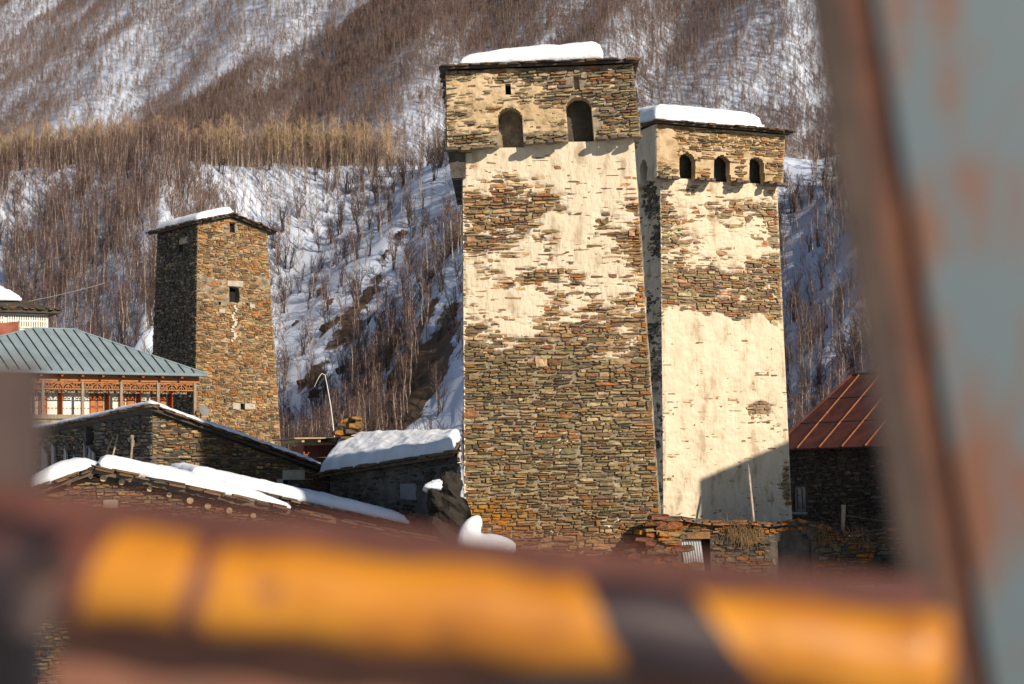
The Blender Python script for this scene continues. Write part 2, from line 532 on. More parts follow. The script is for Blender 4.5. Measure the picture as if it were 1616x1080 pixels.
def snow(name, q, th, label, nx=40, ny=24, r=0.45, lip=0.3, rough=0.12, seed=0, fn=None, parent=None, rag=0.12, category='snow'):
    """snow lying on the quad q (4 corners, ccw from above); rounded rims, uneven top"""
    q = [np.asarray(p, float) for p in q]
    S, T = np.meshgrid(np.linspace(0, 1, nx + 1), np.linspace(0, 1, ny + 1))
    B = (q[0] * ((1 - S) * (1 - T))[..., None] + q[1] * (S * (1 - T))[..., None] + q[2] * (S * T)[..., None] + q[3] * ((1 - S) * T)[..., None])
    lx = np.linalg.norm(q[1] - q[0]); ly = np.linalg.norm(q[3] - q[0])
    d = np.minimum(np.minimum(S, 1 - S) * lx, np.minimum(T, 1 - T) * ly)
    p = np.sqrt(np.clip(1 - (1 - np.clip(d / r, 0, 1)) ** 2, 0, 1))
    hgt = th * (lip + (1 - lip) * p)
    if fn is not None: hgt = hgt * fn(S, T)
    hgt = hgt * (1 + rough * 2 * fbm(S * lx * 1.1 + seed * 7, T * ly * 1.1, seed, 4)) + .035 * fbm(S * lx * 3.1, T * ly * 3.1, seed + 60, 3) * p
    # ragged rim in plan
    cen = sum(q) / 4
    k = (1 - np.clip(d / 0.5, 0, 1))[..., None] * rag
    dirv = B - cen; dirv /= (np.linalg.norm(dirv, axis=-1, keepdims=True) + 1e-6)
    B2 = B + dirv * k * (fbm(B[..., 0] * 1.6 + B[..., 2], B[..., 1] * 1.6, seed + 5, 3))[..., None] * 1.6
    top = B2 + np.array([0, 0, 1.0]) * hgt[..., None]
    # rim bulges a little outwards at the foot
    bot = B2 - np.array([0, 0, 1.0]) * 0.004
    n = (nx + 1) * (ny + 1)
    V = np.concatenate([top.reshape(-1, 3), bot.reshape(-1, 3)])
    Fc = []
    for j in range(ny):
        for i in range(nx):
            a = j * (nx + 1) + i
            Fc.append((a, a + 1, a + nx + 2, a + nx + 1)); Fc.append((a + n + nx + 1, a + n + nx + 2, a + n + 1, a + n))
    for i in range(nx):
        Fc.append((i + 1, i, i + n, i + 1 + n)); a = ny * (nx + 1) + i; Fc.append((a, a + 1, a + 1 + n, a + n))
    for j in range(ny):
        a = j * (nx + 1); b = a + nx + 1; Fc.append((a, b, b + n, a + n)); a += nx; b += nx; Fc.append((b, a, a + n, b + n))
    o = obj(name, V, Fc, M['snow'], parent, smooth=True)
    if parent is None: tag(o, label, category)
    return o


# ================================================================== THE SETTING: ground and hillside
PY = np.array([-60, 0, 12, 25, 76.2, 77.6, 100, 135, 165, 180, 250, 258, 282, 400, 1300.0])
PZ = np.array([2, 0, -1.2, -3.0, -3.2, -1.3, -0.6, 2.0, 8.0, 13.0, 45.5, 46.5, 47.5, 58.0, 562.0])
RIB_U = np.array([-90, -60, -39.0, -27.5, -3.0, 26.0, 44.0, 64.0, 90.0])
RIB_Z = np.array([4, -11, 9.5, -11.0, 12.0, -9.0, 9.0, -6.0, 6.0])


def saw(t):
    """0..1 ribs: a long flank rising to the right, a shorter one falling"""
    t = np.asarray(t, float); t = t - np.floor(t)
    v = np.where(t < .68, t / .68, (1 - t) / .32)
    return v - 0.06 * np.sin(v * 2 * math.pi)


def terrain(x, y):
    x = np.asarray(x, float); y = np.asarray(y, float)
    # the mountain faces left, away from the sun; ribs and gullies run up it
    yy = y + 6 * fbm(x / 70, y / 90, 41, 3) * sstep(120, 200, y)
    z = np.interp(yy, PY, PZ)
    far = sstep(340, 440, y)
    yc = np.maximum(y, 100.0)
    uf = x * 450 / yc + 9 * fbm(x / 70, y / 110, 3, 3)
    z = z + far * (1.6 * fbm(x / 11, y / 14, 19, 3) + np.where(x < 0, 0.55, 0.34) * x + 14 + 8 * (saw((uf - (y - 330) * .10 + 22) / 52.0) - .5) + 9 * fbm(x / 45, y / 75, 8, 4))
    low = sstep(138, 168, y) * (1 - sstep(224, 256, y))
    u = x * 200 / yc + 3.0 * fbm(x / 14, y / 20, 12, 3)
    z = z + low * (np.interp(u, RIB_U, RIB_Z) + 3.0 * fbm(x / 12, y / 15, 23, 4))
    # spur descending to the left in front of the snowy gully
    zc = 22.0 + (x + 4.0) * 1.35 - np.where(x > 0, x * 2.4, 0)
    sp = zc - np.where(y < 160, (160 - y) * 0.75, (y - 160) * 0.55) + 3.0 * fbm(x / 6, y / 8, 31, 4)
    sp = np.where(x < 25, sp, -50)
    z = np.where(sp > z, sp, z)
    # the raised yard beside the barn
    z = z + 4.9 * sstep(-10.4, -13.5, x) * sstep(50, 55, y) * (1 - sstep(70, 95, y))
    # small roughness
    z = z + 0.9 * fbm(x / 3.0, y / 3.0, 77, 4) * sstep(100, 150, y) + 0.12 * fbm(x / 2.0, y / 2.0, 78, 3)
    return z


ys = np.concatenate([np.linspace(-40, 30, 20, endpoint=False), np.linspace(30, 110, 70, endpoint=False), np.linspace(110, 290, 190, endpoint=False), np.linspace(290, 1290, 270)])
us = np.linspace(-1, 1, 241)
YY, UU = np.meshgrid(ys, us, indexing='ij')
XX = UU * (45 + 0.46 * np.clip(YY, 0, None))
ZZ = terrain(XX, YY)
nr, nc = XX.shape
gi = (np.arange(nr - 1)[:, None] * nc + np.arange(nc - 1)[None]).ravel()
M['ground'] = None


def ground_material():
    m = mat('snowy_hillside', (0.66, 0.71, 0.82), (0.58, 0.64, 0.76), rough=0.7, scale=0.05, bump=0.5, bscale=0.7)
    nt = m.node_tree; N = nt.nodes; L = nt.links
    b = N['Principled BSDF']
    snow_c = b.inputs['Base Color'].links[0].from_socket
    tc = N.new('ShaderNodeTexCoord')
    # bare earth: broken patches, denser where an attribute says so
    no = N.new('ShaderNodeTexNoise'); no.inputs['Scale'].default_value = 0.45; no.inputs['Detail'].default_value = 9; no.inputs['Roughness'].default_value = 0.65
    L.new(tc.outputs['Object'], no.inputs['Vector'])
    at_ = N.new('ShaderNodeAttribute'); at_.attribute_name = 'col'
    sm = N.new('ShaderNodeMath'); sm.operation = 'ADD'; L.new(no.outputs['Fac'], sm.inputs[0]); L.new(at_.outputs['Fac'], sm.inputs[1])
    cr = N.new('ShaderNodeValToRGB'); cr.color_ramp.elements[0].position = 0.70; cr.color_ramp.elements[1].position = 0.76
    L.new(sm.outputs[0], cr.inputs[0])
    n2 = N.new('ShaderNodeTexNoise'); n2.inputs['Scale'].default_value = 1.3; n2.inputs['Detail'].default_value = 8
    L.new(tc.outputs['Object'], n2.inputs['Vector'])
    c2 = N.new('ShaderNodeValToRGB'); c2.color_ramp.elements[0].color = (0.085, 0.055, 0.035, 1); c2.color_ramp.elements[1].color = (0.16, 0.105, 0.06, 1)
    L.new(n2.outputs['Fac'], c2.inputs[0])
    mx = N.new('ShaderNodeMix'); mx.data_type = 'RGBA'
    L.new(cr.outputs[0], mx.inputs[0]); L.new(snow_c, mx.inputs[6]); L.new(c2.outputs[0], mx.inputs[7])
    L.new(mx.outputs[2], b.inputs['Base Color'])
    return m


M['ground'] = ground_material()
# how bare the ground is: 0 full snow
bare = 0.02 * sstep(150, 170, YY)
bare = bare + 0.16 * sstep(2, 12, XX) * sstep(120, 150, YY) * 0
gx = np.gradient(ZZ, axis=1) / np.gradient(XX, axis=1)
gy = np.gradient(ZZ, axis=0) / np.gradient(YY, axis=0)
slope = np.sqrt(gx ** 2 + gy ** 2)
bare = bare + 0.16 * sstep(1.1, 2.0, slope) - 0.10
ROCKS = [(521, 205, 1.1), (478, 196, .8), (562, 199, 1.2), (500, 190, 1.0), (541, 187, .9), (588, 206, 1.0), (640, 214, 1.1), (470, 214, .7), (509, 219, .7)]
BANKS = [(612, 150, 2.6), (655, 149, 3.2), (590, 146, 2.0), (690, 152, 2.4), (640, 156, 2.2), (575, 150, 1.6), (676, 163, 2.2)]
CRAGS = [(530, 200, 2.0), (500, 195, 1.8), (560, 204, 2.2), (600, 210, 2.0), (545, 192, 1.6), (480, 205, 1.5), (520, 212, 1.6)]
for px_, y_, s_ in [(p, y, s * 1.7) for p, y, s in ROCKS] + BANKS + CRAGS:
    x_ = (px_ - CX) / F_PX * y_
    bare = bare + .34 * np.exp(-(((XX - x_) / s_) ** 2 + ((YY - y_) / (s_ * 1.3)) ** 2))
bare = np.where(YY < 110, 0.04, bare)
V = np.stack([XX, YY, ZZ], -1).reshape(-1, 3)
gcol = np.repeat(bare.reshape(-1, 1), 3, 1)
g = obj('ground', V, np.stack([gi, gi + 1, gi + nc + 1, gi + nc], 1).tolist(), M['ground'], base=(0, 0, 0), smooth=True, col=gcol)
g['kind'] = 'structure'


def tz(x, y): return float(terrain(np.array([x]), np.array([y]))[0])


# ------------------------------------------------------------------ bare trees
def tree_mesh(r, h, nl, ntw, spread, tw_len, tr=0.011, limb0=0.25, lean=0.05, tw_w=0.035, stems=1, curve=0.35):
    tk, cr = MB(), MB()
    for st in range(stems):
        lean_v = np.array([r.uniform(-lean, lean), r.uniform(-lean, lean), 0]) * (1 if stems == 1 else 5)
        b0 = np.array([r.uniform(-.25, .25), r.uniform(-.25, .25), 0]) * (0 if stems == 1 else 1)
        hh = h * (1 if stems == 1 else r.uniform(.6, 1))
        pts = [b0 + np.array([0, 0, -0.3])]
        K = 5
        for k in range(1, K + 1):
            t = k / K
            pts.append(b0 + lean_v * hh * t + np.array([r.uniform(-.02, .02) * hh, r.uniform(-.02, .02) * hh, hh * t]))
        rr = [h * tr * (1.15 - k / K) + 0.008 for k in range(K + 1)]
        tk.tube(pts, rr, 5, cap=False)

        def tp(t):
            f = t * K; i = min(int(f), K - 1); return pts[i] * (1 - (f - i)) + pts[i + 1] * (f - i)
        for i in range(nl):
            t = limb0 + (0.97 - limb0) * (i + r.random()) / nl
            p = tp(t)
            az = r.uniform(0, 6.283); up = r.uniform(.75, 1.3)
            L_ = hh * spread * (1.12 - t) * r.uniform(.7, 1.25) + 0.25
            d = np.array([math.cos(az), math.sin(az), up]); d /= np.linalg.norm(d)
            q = [p]
            for k in range(3):
                d = d + np.array([0, 0, curve * .4]) + np.array([r.uniform(-.15, .15) for _ in range(3)]); d /= np.linalg.norm(d)
                q.append(q[-1] + d * L_ / 3)
            cr.tube(q, [max(.012, h * tr * .4), max(.01, h * tr * .28), .012, .006], 3, cap=False)
            for k in range(ntw):
                f = r.uniform(.25, 3.0); i0 = min(int(f), 2); s0 = q[i0] * (1 - (f - i0)) + q[i0 + 1] * (f - i0)
                dv = (q[min(i0 + 1, 3)] - q[i0]); dv /= np.linalg.norm(dv)
                dv = dv + np.array([r.gauss(0, .55), r.gauss(0, .55), r.gauss(.15, .4)]); dv /= np.linalg.norm(dv)
                e_ = s0 + dv * tw_len * r.uniform(.5, 1.2)
                w = np.cross(dv, [r.uniform(-1, 1), r.uniform(-1, 1), r.uniform(-1, 1)]); w = w / (np.linalg.norm(w) + 1e-6) * tw_w * r.uniform(.6, 1.2)
                mid = (s0 + e_) / 2 + np.array([0, 0, .06])
                cr.add([s0 - w * .5, s0 + w * .5, mid + w * .4, e_, mid - w * .4], [(0, 1, 2, 4), (4, 2, 3)])
                # a side shoot
                dv2 = dv + np.array([r.gauss(0, .6), r.gauss(0, .6), r.gauss(.1, .4)]); dv2 /= np.linalg.norm(dv2)
                e2 = mid + dv2 * tw_len * .55
                cr.add([mid - w * .4, mid + w * .4, e2], [(0, 1, 2)])
    return tk, cr


def as_mesh(name, parts):
    V, Fc, mi = [], [], []
    mats = []
    for mb, m in parts:
        k = len(V); V += mb.V; Fc += [tuple(i + k for i in f) for f in mb.F]
        mats.append(m); mi += [len(mats) - 1] * len(mb.F)
    me = bpy.data.meshes.new(name)
    me.from_pydata([tuple(map(float, v)) for v in V], [], Fc)
    for m in mats: me.materials.append(m)
    me.polygons.foreach_set('material_index', np.array(mi, np.int32))
    return me


def proto_collection(name, meshes):
    c = bpy.data.collections.new(name)
    for i, me in enumerate(meshes):
        o = bpy.data.objects.new('%s_%02d' % (name, i), me); c.objects.link(o)
    return c


tr_ = random.Random(3)
birch_parts = [tree_mesh(tr_, tr_.uniform(6.5, 8.5), 13, 9, .30, 1.05, limb0=.22, tr=.0105) for _ in range(6)]
P_BIRCH = proto_collection('birch_kind', [as_mesh('birch_kind', [(a, M['bark']), (b, M['twig'])]) for a, b in birch_parts])
P_ASPEN = proto_collection('aspen_kind', [as_mesh('aspen_kind', [(a, M['aspenbark']), (b, M['aspen'])]) for a, b in [tree_mesh(tr_, tr_.uniform(8, 11), 14, 9, .17, 1.3, limb0=.12, tr=.009, curve=.9, tw_w=.05) for _ in range(4)]])
P_SHRUB = proto_collection('shrub_kind', [as_mesh('shrub_kind', [(a, M['shrubtwig']), (b, M['shrubtwig'])]) for a, b in [tree_mesh(tr_, tr_.uniform(2.6, 4.2), 4, 5, .3, .8, limb0=.2, tr=.009, stems=6, tw_w=.025) for _ in range(5)]])


def scatter(name, pts, scl, coll, nvar, label, cat, seed=0):
    n = len(pts)
    rg = np.random.default_rng(seed)
    me = bpy.data.meshes.new(name)
    me.from_pydata(pts.tolist(), [], [])
    a = me.attributes.new('kind_index', 'INT', 'POINT'); a.data.foreach_set('value', rg.integers(0, nvar, n).astype(np.int32))
    a = me.attributes.new('turn', 'FLOAT_VECTOR', 'POINT')
    rv = np.zeros((n, 3), np.float32); rv[:, 2] = rg.uniform(0, 6.283, n); rv[:, :2] = rg.normal(0, .05, (n, 2)); a.data.foreach_set('vector', rv.ravel())
    a = me.attributes.new('size', 'FLOAT', 'POINT'); a.data.foreach_set('value', np.asarray(scl, np.float32))
    o = bpy.data.objects.new(name, me); COL.objects.link(o)
    ng = bpy.data.node_groups.new(name, 'GeometryNodeTree')
    ng.interface.new_socket('Geometry', in_out='INPUT', socket_type='NodeSocketGeometry')
    ng.interface.new_socket('Geometry', in_out='OUTPUT', socket_type='NodeSocketGeometry')
    N, L = ng.nodes, ng.links
    gi_ = N.new('NodeGroupInput'); go = N.new('NodeGroupOutput')
    ci = N.new('GeometryNodeCollectionInfo'); ci.inputs['Collection'].default_value = coll
    ci.inputs['Separate Children'].default_value = True; ci.inputs['Reset Children'].default_value = True
    ip = N.new('GeometryNodeInstanceOnPoints'); ip.inputs['Pick Instance'].default_value = True
    for nm, ty, sk in (('kind_index', 'INT', 'Instance Index'), ('turn', 'FLOAT_VECTOR', 'Rotation'), ('size', 'FLOAT', 'Scale')):
        na = N.new('GeometryNodeInputNamedAttribute'); na.data_type = ty; na.inputs['Name'].default_value = nm
        L.new([s for s in na.outputs if s.enabled][0], ip.inputs[sk])
    L.new(gi_.outputs[0], ip.inputs['Points']); L.new(ci.outputs[0], ip.inputs['Instance']); L.new(ip.outputs[0], go.inputs[0])
    md = o.modifiers.new('scatter', 'NODES'); md.node_group = ng
    return tag(o, label, cat, kind='stuff')


def sample(n, y0, y1, dens, half=0.315, seed=0, jx=None):
    rg = np.random.default_rng(seed)
    y = np.sqrt(rg.uniform(y0 * y0, y1 * y1, n)); u = rg.uniform(-1, 1, n)
    x = u * half * y
    k = rg.random(n) < dens(x, y)
    x, y = x[k], y[k]
    return np.stack([x, y, terrain(x, y)], 1)


def to_px(x, y, z):
    v = (np.stack([x, y, z], -1) - EYE) @ CM
    return CX + F_PX * v[..., 0] / -v[..., 2], CY - F_PX * v[..., 1] / -v[..., 2]


def in_view(p, top=-60):
    """keep trees whose ground is not hidden behind nearer ground"""
    x, y, z = p[:, 0], p[:, 1], p[:, 2] + 5.0
    ok = np.ones(len(x), bool)
    for t in np.linspace(.25, .985, 44):
        xx, yy_ = x * t, y * t
        ok &= (EYE[2] + (z - EYE[2]) * t) > terrain(xx, yy_) - 1.0
    _, py = to_px(x, y, z + 4)
    return p[ok & (py > top - 250)]


def dens_far(x, y):
    d = 0.72 + .75 * fbm(x / 55, y / 110, 51, 4)
    px = CX + F_PX * x / y
    d = d * (1 - 0.45 * sstep(900, 1000, y) * sstep(200, 60, px))
    return np.clip(d, 0.10, 1) * sstep(262, 300, y)


def gully(x, y):
    """1 in the open snow gully"""
    px = CX + F_PX * x / y
    return sstep(425, 470, px) * (1 - sstep(700, 745, px)) * sstep(166, 178, y)


def dens_low(x, y):
    px = CX + F_PX * x / y
    d = 0.75 + 0.6 * fbm(x / 14, y / 18, 61, 3)
    d = d * (1 - 0.88 * gully(x, y) * (1 - 0.6 * sstep(225, 245, y)))
    d = np.where((px > 1180), d * 0.35, d)
    return np.clip(d, 0.03, 1) * np.where((px > 610) & (y > 240), .25, 1)


pf = np.concatenate([in_view(sample(110000, 370, 600, dens_far, seed=1)), in_view(sample(130000, 600, 1200, dens_far, seed=11))])
scatter('birch_forest', pf, nrng.uniform(.48, .95, len(pf)) * np.interp(pf[:, 1], [400, 560, 900], [.62, .75, .95]), P_BIRCH, 6, 'leafless brown birch forest covering the snowy mountainside', 'forest', 1)
ptk = sample(6000, 142, 172, lambda x, y: (CX + F_PX * x / y < 800) * (CX + F_PX * x / y > 420) * np.clip(.35 + .9 * fbm(x / 6, y / 8, 66, 3), 0, 1), seed=21)
scatter('spur_thicket', ptk, nrng.uniform(.3, .6, len(ptk)), P_BIRCH, 6, 'dense reddish brown brush covering the spur beside the snow gully', 'thicket', 9)
pl = sample(12500, 172, 262, dens_low, seed=2)
scatter('hillside_thicket', pl, nrng.uniform(.34, .68, len(pl)), P_BIRCH, 6, 'leafless brown thicket on the lower hillside below the straw coloured trees', 'thicket', 2)
pa = sample(8500, 252, 296, lambda x, y: (CX + F_PX * x / y < 640) * np.clip(.75 + .8 * fbm(x / 13, y / 15, 71, 3), .1, 1) * (1 - sstep(560, 640, CX + F_PX * x / y)), seed=3)
scatter('aspen_grove', pa, nrng.uniform(.42, .72, len(pa)), P_ASPEN, 4, 'band of straw coloured leafless trees along the terrace edge', 'grove', 3)
ps = sample(5200, 138, 255, lambda x, y: np.clip(.28 + .5 * fbm(x / 9, y / 12, 81, 3) + .35 * (1 - sstep(170, 182, y)), .06, 1), seed=4)
scatter('hillside_shrubs', ps, nrng.uniform(.5, 1.1, len(ps)), P_SHRUB, 5, 'dark leafless shrubs scattered over the lower snowy slope', 'shrubs', 4)

# birches one can tell apart on the nearer slope
TREE_ME = []
for a, b in birch_parts:
    ma = bpy.data.meshes.new('birch_trunk'); ma.from_pydata([tuple(map(float, v)) for v in a.V], [], a.F); ma.materials.append(M['bark'])
    mb_ = bpy.data.meshes.new('birch_crown'); mb_.from_pydata([tuple(map(float, v)) for v in b.V], [], b.F); mb_.materials.append(M['twig'])
    TREE_ME.append((ma, mb_))


def birch(x, y, s, k, label, group):
    e = thing('birch_tree', label, 'tree', (x, y, tz(x, y)), group)
    e.scale = (s, s, s); e.rotation_euler = (rnd.uniform(-.06, .06), rnd.uniform(-.06, .06), rnd.uniform(0, 6.28))
    for nm, me in zip(('trunk', 'crown'), TREE_ME[k % len(TREE_ME)]):
        o = bpy.data.objects.new(nm, me); COL.objects.link(o); o.parent = e


rb = random.Random(8)
cnt = 0
for i in range(70):      # spur above the gully
    y = rb.uniform(158, 172); x = rb.uniform(-19, 0)
    birch(x, y, rb.uniform(.5, .8), i, 'bare pale trunked birch on the brushy spur beside the snow gully', 'birches on the spur'); cnt += 1
for i in range(60):      # lower left slope
    y = rb.uniform(150, 185); x = rb.uniform(-.285, -.13) * y
    birch(x, y, rb.uniform(.55, .85), i, 'bare birch on the shaded slope behind the stone tower with one window', 'birches on the shaded slope'); cnt += 1
for i in range(45):      # right slope
    y = rb.uniform(125, 175); x = rb.uniform(.14, .225) * y
    birch(x, y, rb.uniform(.55, .85), i, 'bare birch on the snowy slope behind the red roofed house', 'birches behind the red roof'); cnt += 1


def rock(name, c, s, m, label, cat, seed, group=None):
    r = random.Random(seed)
    V, Fc = [], []
    nu, nv = 22, 14
    for j in range(nv + 1):
        ph = math.pi * j / nv
        for i in range(nu):
            t = 2 * math.pi * i / nu
            d = np.array([math.sin(ph) * math.cos(t), math.sin(ph) * math.sin(t), math.cos(ph)])
            q = 1 + .55 * float(fbm(np.array([d[0] * 1.7 + seed * 3.1 + d[2] * 2]), np.array([d[1] * 1.7 + seed + d[2]]), seed, 4)[0])
            q = round(q * 7) / 7 * .7 + q * .3
            V.append(np.asarray(c) + d * q * np.asarray(s))
    for j in range(nv):
        for i in range(nu):
            a = j * nu + i; b = j * nu + (i + 1) % nu
            Fc.append((a, a + nu, b + nu, b))
    return tag(obj(name, V, Fc, m), label, cat, group)


# dark rocks and earth banks in the gully
for k, (px, y, s) in enumerate(ROCKS):
    x = (px - CX) / F_PX * y
    rock('boulder', (x, y, tz(x, y) - .25 * s), (s * 1.0, s * .7, s * .62), M['rock'], 'dark bare boulder poking from the snow of the gully', 'rock', 100 + k, 'boulders in the gully')

# ================================================================== TOWERS
Z = np.array([0, 0, 1.0])


def tower_frame(theta, dy, xl_b, xr_b, y_b, xl_t, xr_t, yl_t, yr_t, z_bot, inset, depth, px_ref, back_in=None):
    """corner points of a battered shaft from its picture edges; returns bottom and top rings FL, FR, BR, BL"""
    e, b = rotv(theta)
    p0 = at(px_ref, 700, dy)
    fl = on_plane(xl_b, y_b, p0, b); fr = on_plane(xr_b, y_b, p0, b)
    pt = p0 + b * inset
    tl = on_plane(xl_t, yl_t, pt, b); trr = on_plane(xr_t, yr_t, pt, b)
    # carry the edges down to z_bot
    def down(t, q):
        k = (z_bot - t[2]) / (q[2] - t[2]); return t + (q - t) * k
    fl, fr = down(tl, fl), down(trr, fr)
    bi = inset if back_in is None else back_in
    return [fl, fr, fr + b * depth, fl + b * depth], [tl, trr, trr + b * (depth - inset - bi), tl + b * (depth - inset - bi)], e, b


def face_of(bot, top, i):
    j = (i + 1) % 4
    return Face(bot[i], bot[j], top[i], top[j])


def plaster_disp(mask, seed, lo=-0.045, hi=0.045, rough=0.022):
    def f(A, H):
        m = mask(A, H) + 0.95 * fbm(A * .6, H * 1.5, seed, 5) + 0.55 * fbm(A * 2.2, H * 8.0, seed + 7, 3)
        d = lo + (hi - lo) * sstep(-.34, .52, m)
        return d + rough * fbm(A * 2.6, H * 3.2, seed + 3, 4) + 0.012 * fbm(A * 9, H * 11, seed + 5, 2)
    return f


# ---------------- the tall tower with two arches
T1b, T1t, e1, b1 = tower_frame(0, 63, 733, 1043, 820, 730, 999.5, 205, 205, -3.8, 0.15, 6.6, 880)
# raise the shaft to the roof
def extend(bot, top, ztop):
    r = []
    for p, q in zip(bot, top):
        k = (ztop - p[2]) / (q[2] - p[2]); r.append(p + (q - p) * k)
    return r
zroof1 = at(850, 103, 62.6)[2]
T1r = extend(T1b, T1t, zroof1 - 0.05)
t1 = thing('stone_tower', 'tallest stone tower, flaking pale plaster, two open arches under its snowy roof', 'tower', ((T1b[0] + T1b[2]) / 2)[:2].tolist() + [T1b[0][2]], 'old stone towers')
F1 = face_of(T1b, T1r, 0)
hT = F1.hL


def yh(face, py): return face.uv(870, py)[1]


h540 = yh(F1, 545); h300 = yh(F1, 300); h790 = yh(F1, 790)


def mask1(A, H):
    m = -.92 + 1.16 * sstep(h540 - 2.9, h540 + 2.3, H + .7 * fbm(A * .5, H * .3, 3, 2))
    m = m + 0.75 * sstep(h300 - 1.0, h300 + 0.6, H)
    m = m - 0.75 * np.exp(-((H - yh(F1, 322)) / 0.9) ** 2 - ((A - 1.6) / 2.2) ** 2)       # bare patch below the gallery
    m = m + 0.55 * np.exp(-((H - yh(F1, 350)) / 1.4) ** 2 - ((A - 4.4) / 1.6) ** 2)
    m = m + 0.40 * np.exp(-((H - yh(F1, 500)) / .8) ** 2 - ((A - 1.2) / 1.4) ** 2)
    m = m + .30 * np.exp(-((H - yh(F1, 720)) / 1.1) ** 2 - ((A - 1.3) / 2.0) ** 2) - .35 * sstep(.55, .1, np.abs(A - F1.right(H))) * (H < h300)
    return m


win1 = [dict(rect(F1, 784, 171, 829, 234, .45), arch=True, back='mortar'), dict(rect(F1, 892, 154, 940, 224, .45), arch=True, back='dark_mortar')]  # mortar backs darken the arches: niche shade put into the colour
w1 = wall('wall', t1, F1, M['plaster'], .055, plaster_disp(mask1, 4, lo=-.085, hi=.03), win1, m2=M['mortar'], thr=-.045)


def recol1(a, h, C):
    # lichen: orange and olive at the foot, rust along the right edge
    k = np.exp(-((h - yh(F1, 822)) / .75) ** 2 - ((a - 0.9) / 1.2) ** 2) * 1.5
    k = np.clip(k, 0, 1)[:, None] * (nrng.random(len(a)) < .8)[:, None]
    C = C * (1 - k) + np.array([.40, .20, .03]) * k
    k = (sstep(.5, .1, np.abs(a - F1.right(h))) * (nrng.random(len(a)) < .55) * .8)[:, None]
    C = C * (1 - k) + np.array([.40, .19, .05]) * k
    C = C * np.array([.95, .90, .77]); up = sstep(h540 - .5, h540 + 1.0, h)[:, None]
    C = C * (1 + .18 * up) * (1 + up * np.array([.12, -.03, -.1]))
    k = (sstep(yh(F1, 800), yh(F1, 840), h) * .5)[:, None]
    C = C * (1 - k) + C * np.array([1.25, .85, .6]) * k
    return C


stones(t1, F1, 'tower', openings=win1, n_parts=230, recol=recol1, seed=21, depth=.16, prot=(-.035, .036), row=(.05, .16), length=(.14, .75), skip=lambda a, h: h > hT - 2.9)
for i in (1, 2, 3):
    fc = face_of(T1b, T1r, i)
    wall('wall', t1, fc, M['mortar'], .22, plaster_disp(lambda A, H: A * 0 + .1, 30 + i))
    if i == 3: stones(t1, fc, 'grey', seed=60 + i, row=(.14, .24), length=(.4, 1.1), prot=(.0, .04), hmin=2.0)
# gallery
pg = at(870, 225, 62.66)
zl, zr = on_plane(706, 236, pg, b1), on_plane(1011, 214, pg, b1)
ul, ur = on_plane(704, 112, pg + b1 * .1, b1), on_plane(998, 101, pg + b1 * .1, b1)
gd = 6.9
G1b = [zl, zr, zr + b1 * gd + Z * .1, zl + b1 * gd + Z * .1]
G1t = [ul, ur, ur + b1 * (gd - .2), ul + b1 * (gd - .2)]
FG = face_of(G1b, G1t, 0)
arch1 = [dict(rect(FG, 784, 171, 829, 245, .52), arch=True, back=None), dict(rect(FG, 892, 154, 940, 240, .52), arch=True, back=None)]
for q in arch1: q['h0'] = -.5
gw = [rect(FG, 797, 133, 807, 149, .4), rect(FG, 905, 120, 916, 141, .3, back='oldwood')]


def maskg(A, H):
    return -.42 + 1.1 * np.exp(-((A - .9) / 1.3) ** 2 - ((H - 1.5) / 1.3) ** 2) + .95 * np.exp(-((A - 3.1) / 1.1) ** 2 - ((H - 1.0) / .9) ** 2) + .35 * np.exp(-((A - 5.6) / .7) ** 2 - ((H - 1.6) / .5) ** 2) - .5 * sstep(.5, .1, H) - .3 * sstep(1.9, 2.4, H)


gal = wall('gallery_wall', t1, FG, M['oldplaster'], .05, plaster_disp(maskg, 14, lo=-.07, hi=.045, rough=.06), arch1 + gw, rim=.55, m2=M['mortar'], thr=-.035)
stones(t1, FG, 'tower', openings=arch1 + gw, n_parts=60, seed=25, depth=.18, prot=(-.03, .07), row=(.06, .13), length=(.2, .6), bend=.12)
for i in (1, 2, 3):
    fc = face_of(G1b, G1t, i)
    wall('gallery_wall', t1, fc, M['mortar'], .15, plaster_disp(lambda A, H: A * 0, 40 + i), rim=.5)
    stones(t1, fc, 'grey', seed=70 + i, row=(.07, .15), length=(.25, .8), prot=(.0, .07))
# ledge slabs under the gallery and hanging corbels at the left
for x0, x1, y0, y1 in ((707, 783, 236, 230), (830, 891, 226, 222), (941, 1010, 219, 214)):
    p, q = on_plane(x0, y0, pg, b1), on_plane(x1, y1, pg, b1)
    slates(t1, p - Z * .09, q - Z * .09, -b1 * .2 , 4, th=.09, layers=1, seed=x0, name='ledge_slab', col=((1.6, 1.4, 1.1), (2.4, 2.0, 1.4)))
for k, dd in enumerate((.35, 1.9, 3.4, 4.9, 6.3)):
    mb = MB()
    c = zl + b1 * dd
    mb.hexa([c + Z * -.95 + e1 * .12, c + Z * -.95 + e1 * .62, c + Z * -.95 + e1 * .62 + b1 * .45, c + Z * -.95 + e1 * .12 + b1 * .45, c + e1 * .01 , c + e1 * .62, c + e1 * .62 + b1 * .45, c + e1 * .01 + b1 * .45])
    mb.build('corbel', M['dark_mortar'], t1)
